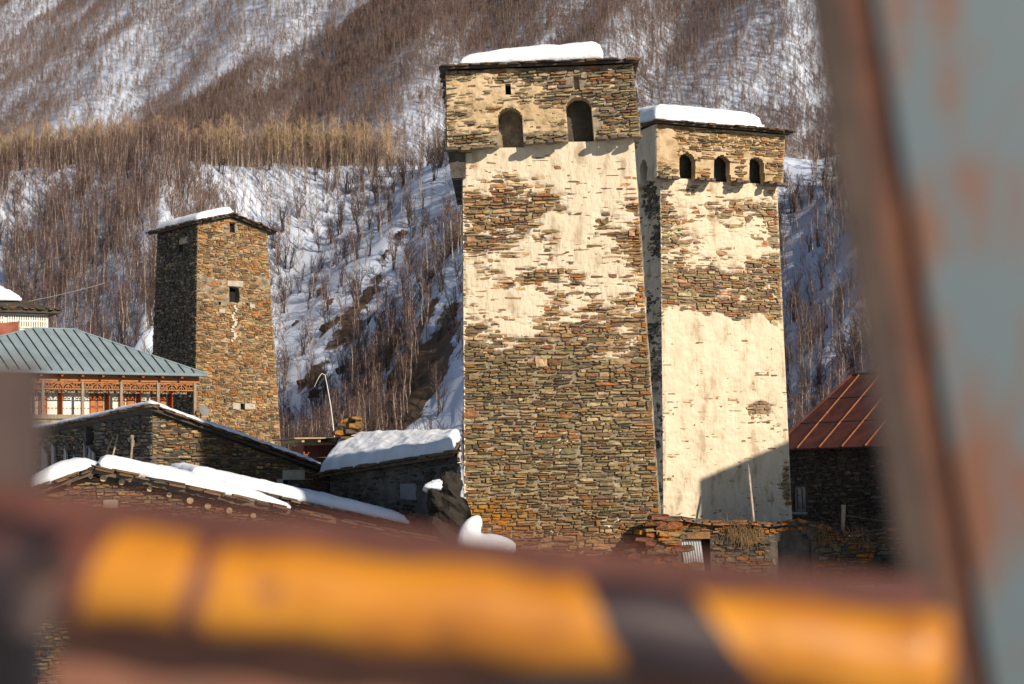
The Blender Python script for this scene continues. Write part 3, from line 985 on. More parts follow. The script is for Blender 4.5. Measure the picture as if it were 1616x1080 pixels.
# roof: low ridge parallel to the front
def low_roof(par, top, e, b, over, rise, th=.06, seed=0, sides=(0, 3, 1), oe=.2):
    c = [top[0] - e * oe - b * over, top[1] + e * oe - b * over, top[2] + e * oe + b * over, top[3] - e * oe + b * over]
    r0 = (c[0] + c[3]) / 2 + Z * rise; r1 = (c[1] + c[2]) / 2 + Z * rise
    mb = MB()
    c2 = [p + Z * th for p in c]
    mb.add(c + [r0 - Z * .02, r1 - Z * .02] + c2 + [r0 + Z * th, r1 + Z * th],
           [(0, 4, 5, 1), (2, 5, 4, 3), (6, 7, 11, 10), (8, 9, 10, 11), (0, 1, 7, 6), (2, 3, 9, 8), (0, 6, 10, 4), (4, 10, 9, 3), (1, 5, 11, 7), (5, 2, 8, 11)])
    o = mb.build('roof', M['slate'], par); o.color = (.9, .8, .7, 1)
    for s in sides:
        j = (s + 1) % 4
        out = {0: -b, 1: e, 2: b, 3: -e}[s]
        slates(o, c2[s] - out * .22, c2[j] - out * .22, out * (.3 if s == 0 else .2), max(8, int(np.linalg.norm(c2[j] - c2[s]) / .45)), seed=seed + s, th=.04)
    return c2, (r0 + Z * th, r1 + Z * th)


R1, rg1 = low_roof(t1, G1t, e1, b1, .30, .55, seed=3, oe=.14)
# snow slab
s0, s1 = R1[0] + e1 * .62 + b1 * .12, R1[1] - e1 * 1.15 + b1 * .12
fr_ = (rg1[1] - rg1[0]); fr_ /= np.linalg.norm(fr_)
s2, s3 = rg1[1] - fr_ * 1.1 + b1 * .3, rg1[0] + fr_ * .55 + b1 * .3
snow('roof_snow', [s0 + Z * .1, s1 + Z * .1, s2 + Z * .1, s3 + Z * .1], .66, 'thick snow slab on the roof of the tower with two arches', r=.5, lip=.35, rough=.06, seed=2, rag=.06,
     fn=lambda S, T: .42 + .62 * np.sqrt(np.clip(S * 1.25, 0, 1)))

# ---------------- the second tower with three small arches
T2b, T2t, e2, b2 = tower_frame(20, 79, 1047, 1250, 815, 1042, 1226, 282, 290, -3.6, 0.12, 6.4, 1045)
zr2 = at(1040, 197, 79)[2]
T2r = extend(T2b, T2t, zr2 - .3)
t2 = thing('stone_tower', 'stone tower with three small arches and smooth pale plaster on its lower half', 'tower', ((T2b[0] + T2b[2]) / 2)[:2].tolist() + [T2b[0][2]], 'old stone towers')
F2 = face_of(T2b, T2r, 0)
h505 = F2.uv(1140, 510)[1]; h2 = lambda py: F2.uv(1140, py)[1]


def mask2(A, H):
    e_ = h505 + .9 * fbm(A * .8, H * 0, 91, 4)
    m = 1.3 * sstep(e_ + .6, e_ - .25, H) - .16
    m = m + .85 * np.exp(-((H - h2(385)) / 1.6) ** 2 - ((A - 3.4) / 1.7) ** 2) + .7 * np.exp(-((H - h2(300)) / .6) ** 2)
    m = m - .35 * np.exp(-((H - h2(455)) / 1.0) ** 2)
    m = m - 2.1 * np.exp(-((H - h2(648)) / .45) ** 2 - ((A - 4.9) / .8) ** 2) - 1.6 * np.exp(-((H - h2(760)) / 1.3) ** 2 - ((A - F2.right(H) + .1) / .5) ** 2)
    return m


win2 = [dict(rect(F2, x0, y0, x1, y1, .5), arch=True, back='dark_mortar') for x0, y0, x1, y1 in ((1072, 240, 1099, 284), (1127, 244, 1154, 287), (1182, 247, 1208, 290))]  # dark mortar behind the arches stands for their inner shade
wall('wall', t2, F2, M['plaster'], .065, plaster_disp(mask2, 104, lo=-.08, hi=.042, rough=.06), win2, m2=M['mortar'], thr=-.045)
def recol2(a, h, C): return np.clip(C * np.array([1.35, 1.2, 1.08]), 0, .6)
stones(t2, F2, 'tower', n_parts=200, recol=recol2, openings=win2, seed=31, depth=.16, prot=(-.035, .035), row=(.08, .17), length=(.25, .95), skip=lambda a, h: h > F2.hL - 2.2)
for i in (1, 2, 3):
    fc = face_of(T2b, T2r, i)
    if i == 3:
        hz0 = at(1040, 280, 79)[2] - fc.O[2]; opl = [dict(a0=fc.Wb - x_ - .8, a1=fc.Wb - x_, h0=hz0 - .1, h1=hz0 + 1.0, depth=.5, arch=True, back='black') for x_ in (.62, 2.85)]
        wall('wall', t2, fc, M['plaster'], .1, plaster_disp(lambda A, H: .05 + .5 * sstep(6, 2, A), 130, hi=.045), opl, m2=M['dark_mortar'])
        stones(t2, fc, 'grey', seed=33, row=(.09, .2), length=(.25, .9), prot=(-.04, .03))
    else:
        wall('wall', t2, fc, M['mortar'], .25)
pg2 = at(1040, 240, 78.6)
a_, b_, c_, d_ = on_plane(1037, 280, pg2, b2), on_plane(1236, 291, pg2, b2), on_plane(1036, 196, pg2 + b2 * .05, b2), on_plane(1239, 213, pg2 + b2 * .05, b2)
gd2 = 7.2
G2b = [a_, b_, b_ + b2 * gd2, a_ + b2 * gd2]; G2t = [c_, d_, d_ + b2 * (gd2 - .1), c_ + b2 * (gd2 - .1)]
FG2 = face_of(G2b, G2t, 0)
arch2 = [dict(rect(FG2, x0, y0, x1, 300, .42), arch=True, back=None, h0=-.5) for x0, y0, x1 in ((1072, 240, 1099), (1127, 244, 1154), (1182, 247, 1208))]
wall('gallery_wall', t2, FG2, M['oldplaster'], .06, plaster_disp(lambda A, H: -.7 + 2.0 * np.exp(-((A - .5) / .6) ** 2 - ((H - 1.6) / .9) ** 2) - .3 * sstep(2, 5, A), 111), arch2, rim=.42)
stones(t2, FG2, 'warm', openings=arch2, n_parts=80, seed=35, depth=.15, prot=(-.03, .04), row=(.07, .15), length=(.25, .8))
FG2l = face_of(G2b, G2t, 3)
aw = FG2l.Wb
arch2l = [dict(a0=aw - 1.75, a1=aw - .95, h0=-.5, h1=1.0, depth=.5, arch=True, back=None), dict(a0=aw - 4.0, a1=aw - 3.2, h0=-.5, h1=1.0, depth=.5, arch=True, back=None)]
wall('gallery_wall', t2, FG2l, M['plaster'], .09, plaster_disp(lambda A, H: A * 0 + .8, 112), arch2l, rim=.5)
for i in (1, 2): wall('gallery_wall', t2, face_of(G2b, G2t, i), M['mortar'], .25, rim=.5)
for x0, x1, y0, y1 in ((1036, 1071, 280, 281), (1099, 1126, 283, 284), (1154, 1181, 286, 287), (1208, 1237, 289, 291)):
    p, q = on_plane(x0, y0, pg2, b2), on_plane(x1, y1, pg2, b2)
    slates(t2, p - Z * .1, q - Z * .1, -b2 * .24, 2, th=.11, layers=1, seed=x0, name='ledge_slab', col=((2.2, 1.9, 1.5), (1.6, 1.4, 1.1)))
R2, rg2 = low_roof(t2, G2t, e2, b2, .38, .5, seed=13)
fr_ = (rg2[1] - rg2[0]) / np.linalg.norm(rg2[1] - rg2[0])
snow('roof_snow', [R2[0] + e2 * .1 + b2 * .25 + Z * .06, R2[1] - e2 * 1.3 + b2 * .25 + Z * .06, rg2[1] - fr_ * 1.5 + b2 * .4 + Z * .06, rg2[0] + fr_ * .1 + b2 * .4 + Z * .06], .86, 'thick snow slab on the roof of the tower with three small arches', r=.8, lip=.3, rough=.05, seed=5, rag=.05)

# ---------------- the left tower with one window and a gable roof
T3b, T3t, e3, b3 = tower_frame(37, 102, 308, 443, 700, 312, 421, 352, 366, -1.6, 0.35, 6.3, 308, back_in=.85)
# the far left edge seen in the picture fixes the depth
t3 = thing('stone_tower', 'brown stone tower with a gabled slate roof and one dark square window', 'tower', ((T3b[0] + T3b[2]) / 2)[:2].tolist() + [T3b[0][2]], 'old stone towers')
apexS = .47
e_l = T3t[0]; e_r = T3t[1]


def gable(face, rise, ap):
    def Hs(q): return face.hL + (face.hR - face.hL) * q + rise * (1 - np.abs(np.asarray(q) - ap) / np.where(np.asarray(q) < ap, ap, 1 - ap))
    return Hs


F3 = face_of(T3b, T3t, 0); F3.Hs = gable(F3, .55, apexS)
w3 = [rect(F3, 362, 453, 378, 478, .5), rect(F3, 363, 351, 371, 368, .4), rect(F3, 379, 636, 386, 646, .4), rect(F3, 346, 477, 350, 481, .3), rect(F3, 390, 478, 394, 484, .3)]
wall('wall', t3, F3, M['mortar'], .09, plaster_disp(lambda A, H: -.75 + .9 * np.exp(-((H - F3.uv(370, 445)[1]) / 1.2) ** 2), 150, hi=.035), w3)
stones(t3, F3, 'warm', openings=w3, n_parts=260, recol=lambda a, h, C: C * np.array([1.12, 1.0, .85]), seed=41, depth=.16, prot=(-.01, .05), row=(.08, .18), length=(.15, .6), bend=.14)
F3l = face_of(T3b, T3t, 3)
w3l = [rect(F3l, 281, 384, 288, 398, .4)]
wall('wall', t3, F3l, M['dark_mortar'], .12, plaster_disp(lambda A, H: A * 0 - .6, 151), w3l)
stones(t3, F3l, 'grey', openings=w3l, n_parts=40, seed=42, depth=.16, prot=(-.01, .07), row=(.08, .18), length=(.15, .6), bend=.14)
for i in (1, 2): wall('wall', t3, face_of(T3b, T3t, i), M['mortar'], .3)
# back gable filler
mb = MB(); ap_f = F3.P(F3.left(F3.hL) + apexS * (F3.right(F3.hL) - F3.left(F3.hL)), float(F3.Hs(apexS)))
ap_b = ap_f + b3 * (np.linalg.norm(T3t[3] - T3t[0]))
mb.add([T3t[2], T3t[3], ap_b], [(0, 1, 2)]); mb.build('wall', M['mortar'], t3)
# stone frames: lintel and sills
def slab_on(par, face, x0, y0, x1, y1, name, m, proud=.05, d=.2):
    a0, h1 = face.uv(x0, y0); a1, h0 = face.uv(x1, y1)
    q = [face.P(a, h, proud + k) for k, a, h in ((0, a0, h0), (.0, a1, h0 + rnd.uniform(-.04, .04)), (0, a1, h1 + rnd.uniform(-.04, .04)), (0, a0, h1))]
    mb = MB(); mb.hexa([q[0], q[1], q[1] - face.n * d, q[0] - face.n * d, q[3], q[2], q[2] - face.n * d, q[3] - face.n * d])
    return mb.build(name, M[m], par)


M['palestone'] = mat('pale_stone', (0.46, 0.40, 0.31), (0.34, 0.29, 0.22), scale=3, bump=.4)
slab_on(t3, F3, 358, 443, 383, 453, 'lintel', 'palestone', .07)
slab_on(t3, F3, 367, 636, 379, 646, 'quoin', 'palestone'); slab_on(t3, F3, 386, 637, 402, 646, 'quoin', 'palestone')
slab_on(t3, F3, 345, 488, 355, 494, 'quoin', 'palestone'); slab_on(t3, F3, 394, 479, 402, 486, 'quoin', 'palestone')
slab_on(t3, F3l, 284, 377, 297, 383, 'lintel', 'palestone')
# a run of white mortar below the window
for k in range(16):
    y = 484 + k * 3.6; x = 370 + 3 * math.sin(k * 1.1) - k * .12
    a_, h_ = F3.uv(x, y); P_ = F3.P(a_, h_, .05 - .12 + .001 * k); l_, hh_ = rnd.uniform(.12, .26), rnd.uniform(.1, .2)
    Xv, Yv, Zv = F3.e * l_ + F3.f * rnd.uniform(-.08, .08), -F3.n * .12, F3.f * hh_
    shared('mortar_patch', UST_ME[k % 12], t3, Matrix(((Xv[0], Yv[0], Zv[0], P_[0]), (Xv[1], Yv[1], Zv[1], P_[1]), (Xv[2], Yv[2], Zv[2], P_[2]), (0, 0, 0, 1))), (.8, .74, .64))
# gable roof
ov = .45
ridge0 = ap_f - b3 * .3 + Z * .06; ridge1 = ap_b + b3 * .3 + Z * .06
el0 = T3t[0] - b3 * .3 - e3 * ov - Z * .12; el1 = T3t[3] + b3 * .3 - e3 * ov - Z * .12
er0 = T3t[1] - b3 * .3 + e3 * ov - Z * .12; er1 = T3t[2] + b3 * .3 + e3 * ov - Z * .12
mb = MB(); th = .09
for A_, B_, C_, D_ in ((el0, ridge0, ridge1, el1), (ridge0, er0, er1, ridge1)):
    mb.hexa([A_, B_, C_, D_, A_ + Z * th, B_ + Z * th, C_ + Z * th, D_ + Z * th])
rf = mb.build('roof', M['slate'], t3); rf.color = (1, .9, .8, 1)
for p, q, sd_ in ((el0, ridge0, 1), (ridge0, er0, 2)):
    d = q - p
    slates(rf, p + Z * th + b3 * .16, q + Z * th + b3 * .16, -b3 * .25, 8, seed=80 + sd_, th=.05)
slates(rf, el1 + Z * th + e3 * .15, el0 + Z * th + e3 * .15, -e3 * .25, 12, seed=84, th=.05)
sn = snow('roof_snow', [el0 + Z * .16 + e3 * .3, ridge0 + Z * .16 + e3 * .12 + b3 * .08, ridge1 + Z * .16, el1 + Z * .16 + e3 * .3], .52, 'rounded snow sheet on the gabled tower roof', r=.5, lip=.3, rough=.05, seed=7, rag=.05)
print('tower3 back-left px', [to_px(*p) for p in (T3b[3], T3t[3])])

# ---------------- towers out of the picture that throw the shadows
def plain_tower(cx, cy, w, zt, theta, label, rise=.8):
    e, b = rotv(theta); zb = tz(cx, cy) - .6
    c = np.array([cx, cy, 0.0])
    ring = lambda h, z: [c - e * h - b * h + Z * z, c + e * h - b * h + Z * z, c + e * h + b * h + Z * z, c - e * h + b * h + Z * z]
    bo, to = ring(w / 2 + .35, zb), ring(w / 2, zt)
    t = thing('stone_tower', label, 'tower', (cx, cy, zb), 'old stone towers')
    for i in range(4):
        fc = face_of(bo, to, i)
        wall('wall', t, fc, M['mortar'], .25, plaster_disp(lambda A, H: A * 0, 170 + i))
        if i in (0, 3): stones(t, fc, 'grey', seed=180 + i, row=(.2, .35), length=(.5, 1.2))
    low_roof(t, to, e, b, .3, rise, seed=7, sides=(0, 3))
    return t


plain_tower(14.4, 34.6, 4.2, 20.5, 38, 'narrow grey stone tower rising beside the blue rusty post')
plain_tower(30.0, 58.9, 8.6, 13.15, 128, 'broad grey stone tower in front of the red roofed house', 1.1)

# ================================================================== HOUSES
# ---------------- barn with a lean-to roof (its tall corner towards the camera)
eA, bA = rotv(35)
pA = at(240, 700, 62)
zA = -3.2
q_tl = on_plane(240, 650, pA, bA); q_tr = on_plane(516, 750, pA, bA)
A_bl = np.array([q_tl[0], q_tl[1], zA]); A_br = np.array([q_tr[0], q_tr[1], zA])
FA = Face(A_bl, A_br, q_tl, q_tr)
LA = 13.0
back_tl = q_tl + bA * LA - Z * .6; back_bl = A_bl + bA * LA
FAl = Face(back_bl, A_bl, back_tl, q_tl)
barn = thing('stone_barn', 'dry stone barn with a long snow edged lean-to roof sloping to its low end', 'barn', A_bl)
opA = [rect(FA, 445, 757, 456, 790, .4)]
wall('wall', barn, FA, M['dark_mortar'], .12, plaster_disp(lambda A, H: A * 0 - .8, 201), opA)
stones(barn, FA, 'warm', openings=opA, n_parts=220, seed=51, depth=.18, prot=(-.02, .05), row=(.05, .12), length=(.14, .5), hmin=.6, recol=lambda a, h, C: C * .85)
opAl = [rect(FAl, 134, 672, 145, 700, .4)]
wall('wall', barn, FAl, M['dark_mortar'], .15, plaster_disp(lambda A, H: A * 0 - .8, 202), opAl)
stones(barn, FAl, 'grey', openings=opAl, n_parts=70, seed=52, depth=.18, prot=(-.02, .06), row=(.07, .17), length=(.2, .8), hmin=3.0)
wall('wall', barn, Face(A_br, A_br + bA * LA, q_tr, q_tr + bA * LA), M['dark_mortar'], .3)
wall('wall', barn, Face(A_br + bA * LA, back_bl, q_tr + bA * LA - Z * .05, back_tl), M['dark_mortar'], .3)
slab_on(barn, FA, 310, 743, 347, 754, 'lintel', 'palestone', .05); slab_on(barn, FA, 446, 742, 480, 757, 'lintel', 'palestone', .05); slab_on(barn, FA, 437, 757, 446, 786, 'jamb', 'palestone', .04)
rA0 = q_tl - bA * .25 - eA * .15 + Z * .05; rA1 = q_tr - bA * .25 + eA * .5 - Z * .12
mb = MB(); mb.hexa([rA0, rA1, rA1 + bA * (LA + .4), rA0 + bA * (LA + .4) - Z * .6] + [p + Z * .1 for p in (rA0, rA1, rA1 + bA * (LA + .4), rA0 + bA * (LA + .4) - Z * .6)])
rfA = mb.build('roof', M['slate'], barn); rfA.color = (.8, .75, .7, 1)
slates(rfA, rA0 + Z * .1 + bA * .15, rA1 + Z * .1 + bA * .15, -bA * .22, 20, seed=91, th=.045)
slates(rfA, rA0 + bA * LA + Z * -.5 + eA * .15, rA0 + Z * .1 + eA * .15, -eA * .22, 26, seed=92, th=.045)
up_ = Z * .19
kA = (rA1 - rA0)
snow('snow_sheet', [rA0 + up_ + bA * .22 + kA * .012, rA0 + kA * .90 + up_ + bA * .22, rA0 + kA * .90 + up_ + bA * 12.5, rA0 + up_ + bA * 12.8 - Z * .6 + eA * .12], .26, 'thin snow sheet on the long sloping roof of the dry stone barn', nx=60, ny=40, r=.3, lip=.5, rough=.08, seed=9, rag=.06)


def on_left(px, py, out=.0): return on_plane(px, py, q_tl - eA * out, eA)


def stick(name, p, q, r, m, label, cat, head=None, group=None):
    mb = MB()
    p, q = np.asarray(p, float), np.asarray(q, float)
    k = 5
    pts = [p + (q - p) * i / k + np.array([rnd.uniform(-.015, .015), rnd.uniform(-.015, .015), 0]) for i in range(k + 1)]
    mb.tube(pts, [r * rnd.uniform(.85, 1.15) for _ in pts], 7)
    if head: head(mb, q)
    o = mb.build(name, M[m], smooth=False)
    return tag(o, label, cat, group)


def leaning(px0, py0, px1, py1, r, m, label, nm, cat, head=None):
    top = on_left(px1, py1, .10 + r)
    foot = on_left(px0, py0, .55)
    d = (foot - top); k = (tz(foot[0], foot[1]) - top[2]) / d[2]
    return stick(nm, top + d * k, top, r, m, label, cat, head)


leaning(163, 731, 178, 690, .028, 'palewood', 'slanting pale tool handle leaning on the barn wall, darker of the pair', 'tool_handle', 'tool')
leaning(174, 732, 187, 686, .03, 'palewood', 'long pale tool handle leaning steeply on the barn wall beside another', 'tool_handle', 'tool')
leaning(206, 736, 209, 689, .045, 'oldwood', 'grey fence stake with a pale cut top leaning beside the barn corner', 'fence_stake', 'stake', head=lambda mb, q: mb.tube([q - Z * .35, q + Z * .05], .07, 8))
for k, (px, py, w, h) in enumerate(((70, 728, 26, 24), (84, 729, 14, 30), (100, 727, 13, 22), (117, 730, 12, 14), (132, 727, 10, 30), (147, 729, 18, 19), (140, 729, 14, 24))):
    c = on_left(px, py, .35 + .04 * k); top = on_left(px + rnd.uniform(-3, 3), py - h, .13)
    gz_ = tz(c[0], c[1])
    c[2] = min(c[2], gz_ + .02)
    wv = bA * (w / F_PX * 68) * 1.1; up = top - c; n_ = np.cross(wv, up); n_ /= np.linalg.norm(n_)
    mb = MB(); o4 = [c - wv * .5, c + wv * .5, c + wv * rnd.uniform(.2, .45) + up, c - wv * rnd.uniform(.15, .45) + up * rnd.uniform(.8, 1)]
    mb.hexa([o4[0], o4[1], o4[1] + n_ * .07, o4[0] + n_ * .07, o4[3], o4[2], o4[2] + n_ * .07, o4[3] + n_ * .07])
    tag(mb.build('slate_slab', M['palestone'] if k % 3 == 2 else M['greyframe']), 'loose grey slate slab leaning on the shaded barn wall', 'slab', 'slabs leaning on the barn')

# ---------------- front house with log ends under its snowy gable
eD, bD = rotv(12)
pD = at(150, 760, 45)
D_ap = on_plane(152, 750, pD, bD); D_l = on_plane(40, 789, pD, bD); D_r = on_plane(690, 862, pD, bD)
zD = -3.3
D_bl = np.array([D_l[0], D_l[1], zD]); D_br = np.array([D_r[0], D_r[1], zD])
FD = Face(D_bl, D_br, D_l, D_r)
apD = float(np.dot(D_ap - D_bl, eD) / FD.Wb); hD = D_ap[2] - zD
FD.Hs = lambda q: np.interp(q, [0, apD, 1], [FD.hL, hD, FD.hR])
hd = thing('stone_house', 'stone house with round log ends under a low gable roof loaded with snow', 'house', D_bl)
wall('wall', hd, FD, M['dark_mortar'], .1, plaster_disp(lambda A, H: A * 0 - .5, 211))
stones(hd, FD, 'warm', n_parts=180, seed=55, depth=.18, prot=(-.02, .05), row=(.05, .10), length=(.12, .42), recol=lambda a, h, C: C * .75)
LD = 7.0
for q0, q1, h0, h1 in ((D_bl + bD * LD, D_bl, D_l, D_l), (D_br, D_br + bD * LD, D_r, D_r)):
    t0 = np.array([q0[0], q0[1], h0[2]]); t1_ = np.array([q1[0], q1[1], h0[2]])
    wall('wall', hd, Face(q0, q1, t0, t1_), M['dark_mortar'], .3)
fb = Face(D_br + bD * LD, D_bl + bD * LD, D_r + bD * LD, D_l + bD * LD); fb.Hs = lambda q: np.interp(q, [0, 1 - apD, 1], [FD.hR, hD, FD.hL])
wall('wall', hd, fb, M['dark_mortar'], .3)
mb = MB(); th = .1; fo = -bD * .35
dl = D_l - eD * .3 - Z * .1
for A_, B_ in ((dl, D_ap), (D_ap, D_r + eD * .2 - Z * .05)):
    A0, B0 = A_ + fo + Z * .03, B_ + fo + Z * .03
    mb.hexa([A0, B0, B0 + bD * (LD + .6), A0 + bD * (LD + .6)] + [p + Z * th for p in (A0, B0, B0 + bD * (LD + .6), A0 + bD * (LD + .6))])
rfD = mb.build('roof', M['slate'], hd); rfD.color = (1.2, 1.0, .8, 1)
slates(rfD, dl + fo + Z * .13 + bD * .15, D_ap + fo + Z * .13 + bD * .15, -bD * .2, 6, seed=101, th=.05)
slates(rfD, D_ap + fo + Z * .13 + bD * .15, D_r + fo + Z * .1 + bD * .15, -bD * .2, 20, seed=102, th=.05)
for px, py in ((p, q + 6) for p, q in ((67, 770), (108, 757), (143, 746), (163, 749), (192, 755), (236, 766), (267, 775), (300, 784), (328, 793), (362, 800), (400, 808))):
    p = on_plane(px, py, pD - bD * .16, bD)
    mb = MB(); rr = rnd.uniform(.06, .085)
    mb.tube([p, p + bD * .9], rr, 9); mb.build('log_end', M['palewood'], hd)
slab_on(hd, FD, 163, 789, 186, 801, 'boulder_stone', 'palestone', .06)
uD = Z * .16
kD = D_r - D_ap
snow('snow_drift', [dl + fo + uD + eD * .05, D_ap + fo + uD - eD * .05 + bD * .35, D_ap + uD + bD * LD, dl + uD + bD * LD], .42, 'humped snow on the short left slope of the log ended house', r=.7, lip=.4, rough=.12, seed=12, rag=.12,
     fn=lambda S, T: .7 + .45 * np.sin(S * 3.0))
snow('snow_drift', [D_ap + fo * .6 + uD + eD * .05, D_ap + kD * .56 + fo + uD, D_ap + kD * .50 + uD + bD * 4, D_ap + uD + bD * 4], .40, 'long tapering snow bank on the right slope of the log ended house', nx=70, r=.45, lip=.45, rough=.14, seed=14, rag=.12,
     fn=lambda S, T: 1.0 - .6 * S ** 3)

# ---------------- low roof between the front house and the barn
eS, bS = rotv(24)
pS = at(500, 790, 58.5)
S0, S1 = on_plane(300, 762, pS, bS), on_plane(690, 850, pS, bS)
zS = -3.2
low = thing('stone_shed', 'low stone shed with a snow covered roof in the tower shadow', 'shed', (S0[0], S0[1], zS))
FS = Face(np.array([S0[0], S0[1], zS]), np.array([S1[0], S1[1], zS]), S0 - Z * .08, S1 - Z * .08)
wall('wall', low, FS, M['dark_mortar'], .15, plaster_disp(lambda A, H: A * 0 - .6, 221))
stones(low, FS, 'grey', n_parts=60, seed=57, row=(.08, .18), length=(.2, .7))
wall('wall', low, Face(FS.O + bS * 3.0, FS.O, S0 + bS * 3.0 + Z * .1, S0 - Z * .08), M['dark_mortar'], .3)
wall('wall', low, Face(FS.O + eS * FS.Wb, FS.O + eS * FS.Wb + bS * 3.0, S1 - Z * .08, S1 + bS * 3.0), M['dark_mortar'], .3)
A0, B0 = S0 - bS * .3, S1 - bS * .3 + eS * .2
mb = MB(); mb.hexa([A0, B0, B0 + bS * 3.6 + Z * .25, A0 + bS * 3.6 + Z * .25] + [p + Z * .09 for p in (A0, B0, B0 + bS * 3.6 + Z * .25, A0 + bS * 3.6 + Z * .25)])
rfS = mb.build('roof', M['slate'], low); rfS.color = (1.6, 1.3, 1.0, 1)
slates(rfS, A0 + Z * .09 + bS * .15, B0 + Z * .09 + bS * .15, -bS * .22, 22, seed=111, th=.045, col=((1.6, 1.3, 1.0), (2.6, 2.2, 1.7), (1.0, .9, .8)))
kS = B0 - A0
snow('snow_drift', [A0 + Z * .16, A0 + kS * .845 + Z * .16, A0 + kS * .80 + bS * 3.3 + Z * .36, A0 + bS * 3.3 + Z * .36], .42, 'smooth blue shaded snow bank on the low shed roof below the barn', nx=70, r=.55, lip=.4, rough=.06, seed=16, rag=.08)

# ---------------- house against the foot of the tall tower
N_ = at(722, 735, 58.6); N_ = np.array([N_[0], N_[1], -3.2])
TT = np.array([T1b[0][0] - .05, 62.9, -3.2])
L1 = at(521, 750, 65.2); L1 = np.array([L1[0], L1[1], -3.2])
BB = L1 + (TT - N_) * .95
topN = at(722, 718, 58.6)[2]; topL = at(521, 751, 65.2)[2]
c2_z = at(733, 700, 62.9)[2]; c3_z = at(560, 704, BB[1])[2]
hc_ = thing('stone_house', 'dark stone house with a deep snow roof built against the tall tower', 'house', N_)
def up_to(p, z): return np.array([p[0], p[1], z])
FC = Face(L1, N_, up_to(L1, topL), up_to(N_, topN))
M['daub'] = mat('grey_daub', (0.20, 0.175, 0.14), (0.08, 0.07, 0.06), scale=1.5, bump=.8, bscale=8)
wall('wall', hc_, FC, M['daub'], .1, plaster_disp(lambda A, H: A * 0 - .05 + .5 * sstep(.9, .4, FC.hL - H) * 0, 231, hi=.05))
stones(hc_, FC, 'dark', n_parts=90, seed=61, row=(.07, .18), length=(.16, .6), prot=(-.05, .03))
FC2 = Face(N_, TT, up_to(N_, topN), up_to(TT, c2_z))
wall('wall', hc_, FC2, M['plaster'], .12, plaster_disp(lambda A, H: A * 0 + .3, 232))
wall('wall', hc_, Face(TT, BB, up_to(TT, c2_z), up_to(BB, c3_z)), M['dark_mortar'], .4)
wall('wall', hc_, Face(BB, L1, up_to(BB, c3_z), up_to(L1, topL)), M['dark_mortar'], .4)
dC = (N_ - L1) / np.linalg.norm(N_ - L1); oC = np.cross(dC, Z); oC /= np.linalg.norm(oC)
c0, c1 = up_to(L1, topL) + oC * .35 - dC * .2 - Z * .06, up_to(N_, topN) + oC * .3 + dC * .22 - Z * .06
c2, c3 = up_to(TT, at(733, 700, 62.9)[2]), up_to(BB, at(560, 704, BB[1])[2])
mb = MB(); mb.hexa([c0, c1, c2, c3] + [p + Z * .09 for p in (c0, c1, c2, c3)])
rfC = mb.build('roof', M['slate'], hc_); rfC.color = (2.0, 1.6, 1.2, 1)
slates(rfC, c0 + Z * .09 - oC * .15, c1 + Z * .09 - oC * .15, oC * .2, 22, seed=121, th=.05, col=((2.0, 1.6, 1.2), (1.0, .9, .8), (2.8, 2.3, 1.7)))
g1 = .1 * Z + .06 * Z
snow('snow_drift', [c0 + g1 - oC * .02, c1 + g1 - oC * .05 - dC * .12, c2 + g1 - dC * .05, c3 + g1 + dC * .2], .40, 'deep sunlit crusted snow on the roof beside the tall tower', nx=90, ny=50, r=.3, lip=.15, rough=.13, seed=18, rag=.12)
slab_on(hc_, FC, 634, 764, 658, 788, 'hatch', 'greyframe', .06, .12)
# dark pile below with its own snow
pl_ = at(703, 800, 51.4)
pn = at(688, 765, 51.1)
mb = MB()
def blob(mb, c, s, seed=0, nu=18, nv=12, amp=.25):
    k = len(mb.V)
    for j in range(nv + 1):
        ph = math.pi * j / nv
        for i in range(nu):
            t = 2 * math.pi * i / nu
            d = np.array([math.sin(ph) * math.cos(t), math.sin(ph) * math.sin(t), math.cos(ph)])
            q = 1 + amp * float(fbm(np.array([d[0] * 1.3 + seed + d[2]]), np.array([d[1] * 1.3 - seed + d[2]]), seed, 3)[0])
            mb.V.append(tuple(np.asarray(c) + d * q * np.asarray(s)))
    for j in range(nv):
        for i in range(nu):
            a = k + j * nu + i; b = k + j * nu + (i + 1) % nu
            mb.F.append((a, a + nu, b + nu, b))
for k_, (x_, y_, sx_, sz_) in enumerate(((712, 772, .36, .5), (698, 800, .5, .55), (715, 815, .5, .6), (700, 850, .6, .8), (708, 900, .7, 1.0), (690, 790, .3, .35))):
    c_ = at(x_, y_, 51.3 - .03 * k_); blob(mb, c_, (sx_, .45, sz_), 40 + k_, 22, 14, .6)
M['brush'] = mat('dark_brush', (.03, .025, .018), (.018, .015, .012), scale=3, bump=1.0, bscale=6)
tag(mb.build('earth_heap', M['brush']), 'dark overgrown heap against the house wall with a snow pad', 'heap')
mb = MB()
blob(mb, pn + np.array([.05, .1, -.04]), (.36, .36, .17), 3, amp=.7); blob(mb, pn + np.array([.2, .1, .02]), (.25, .3, .15), 5, amp=.6); blob(mb, pn + np.array([-.16, .1, -.09]), (.2, .25, .12), 8, amp=.6)
tag(mb.build('snow_pad', M['snow'], smooth=True), 'small snow pad on the dark heap beside the tower foot', 'snow')
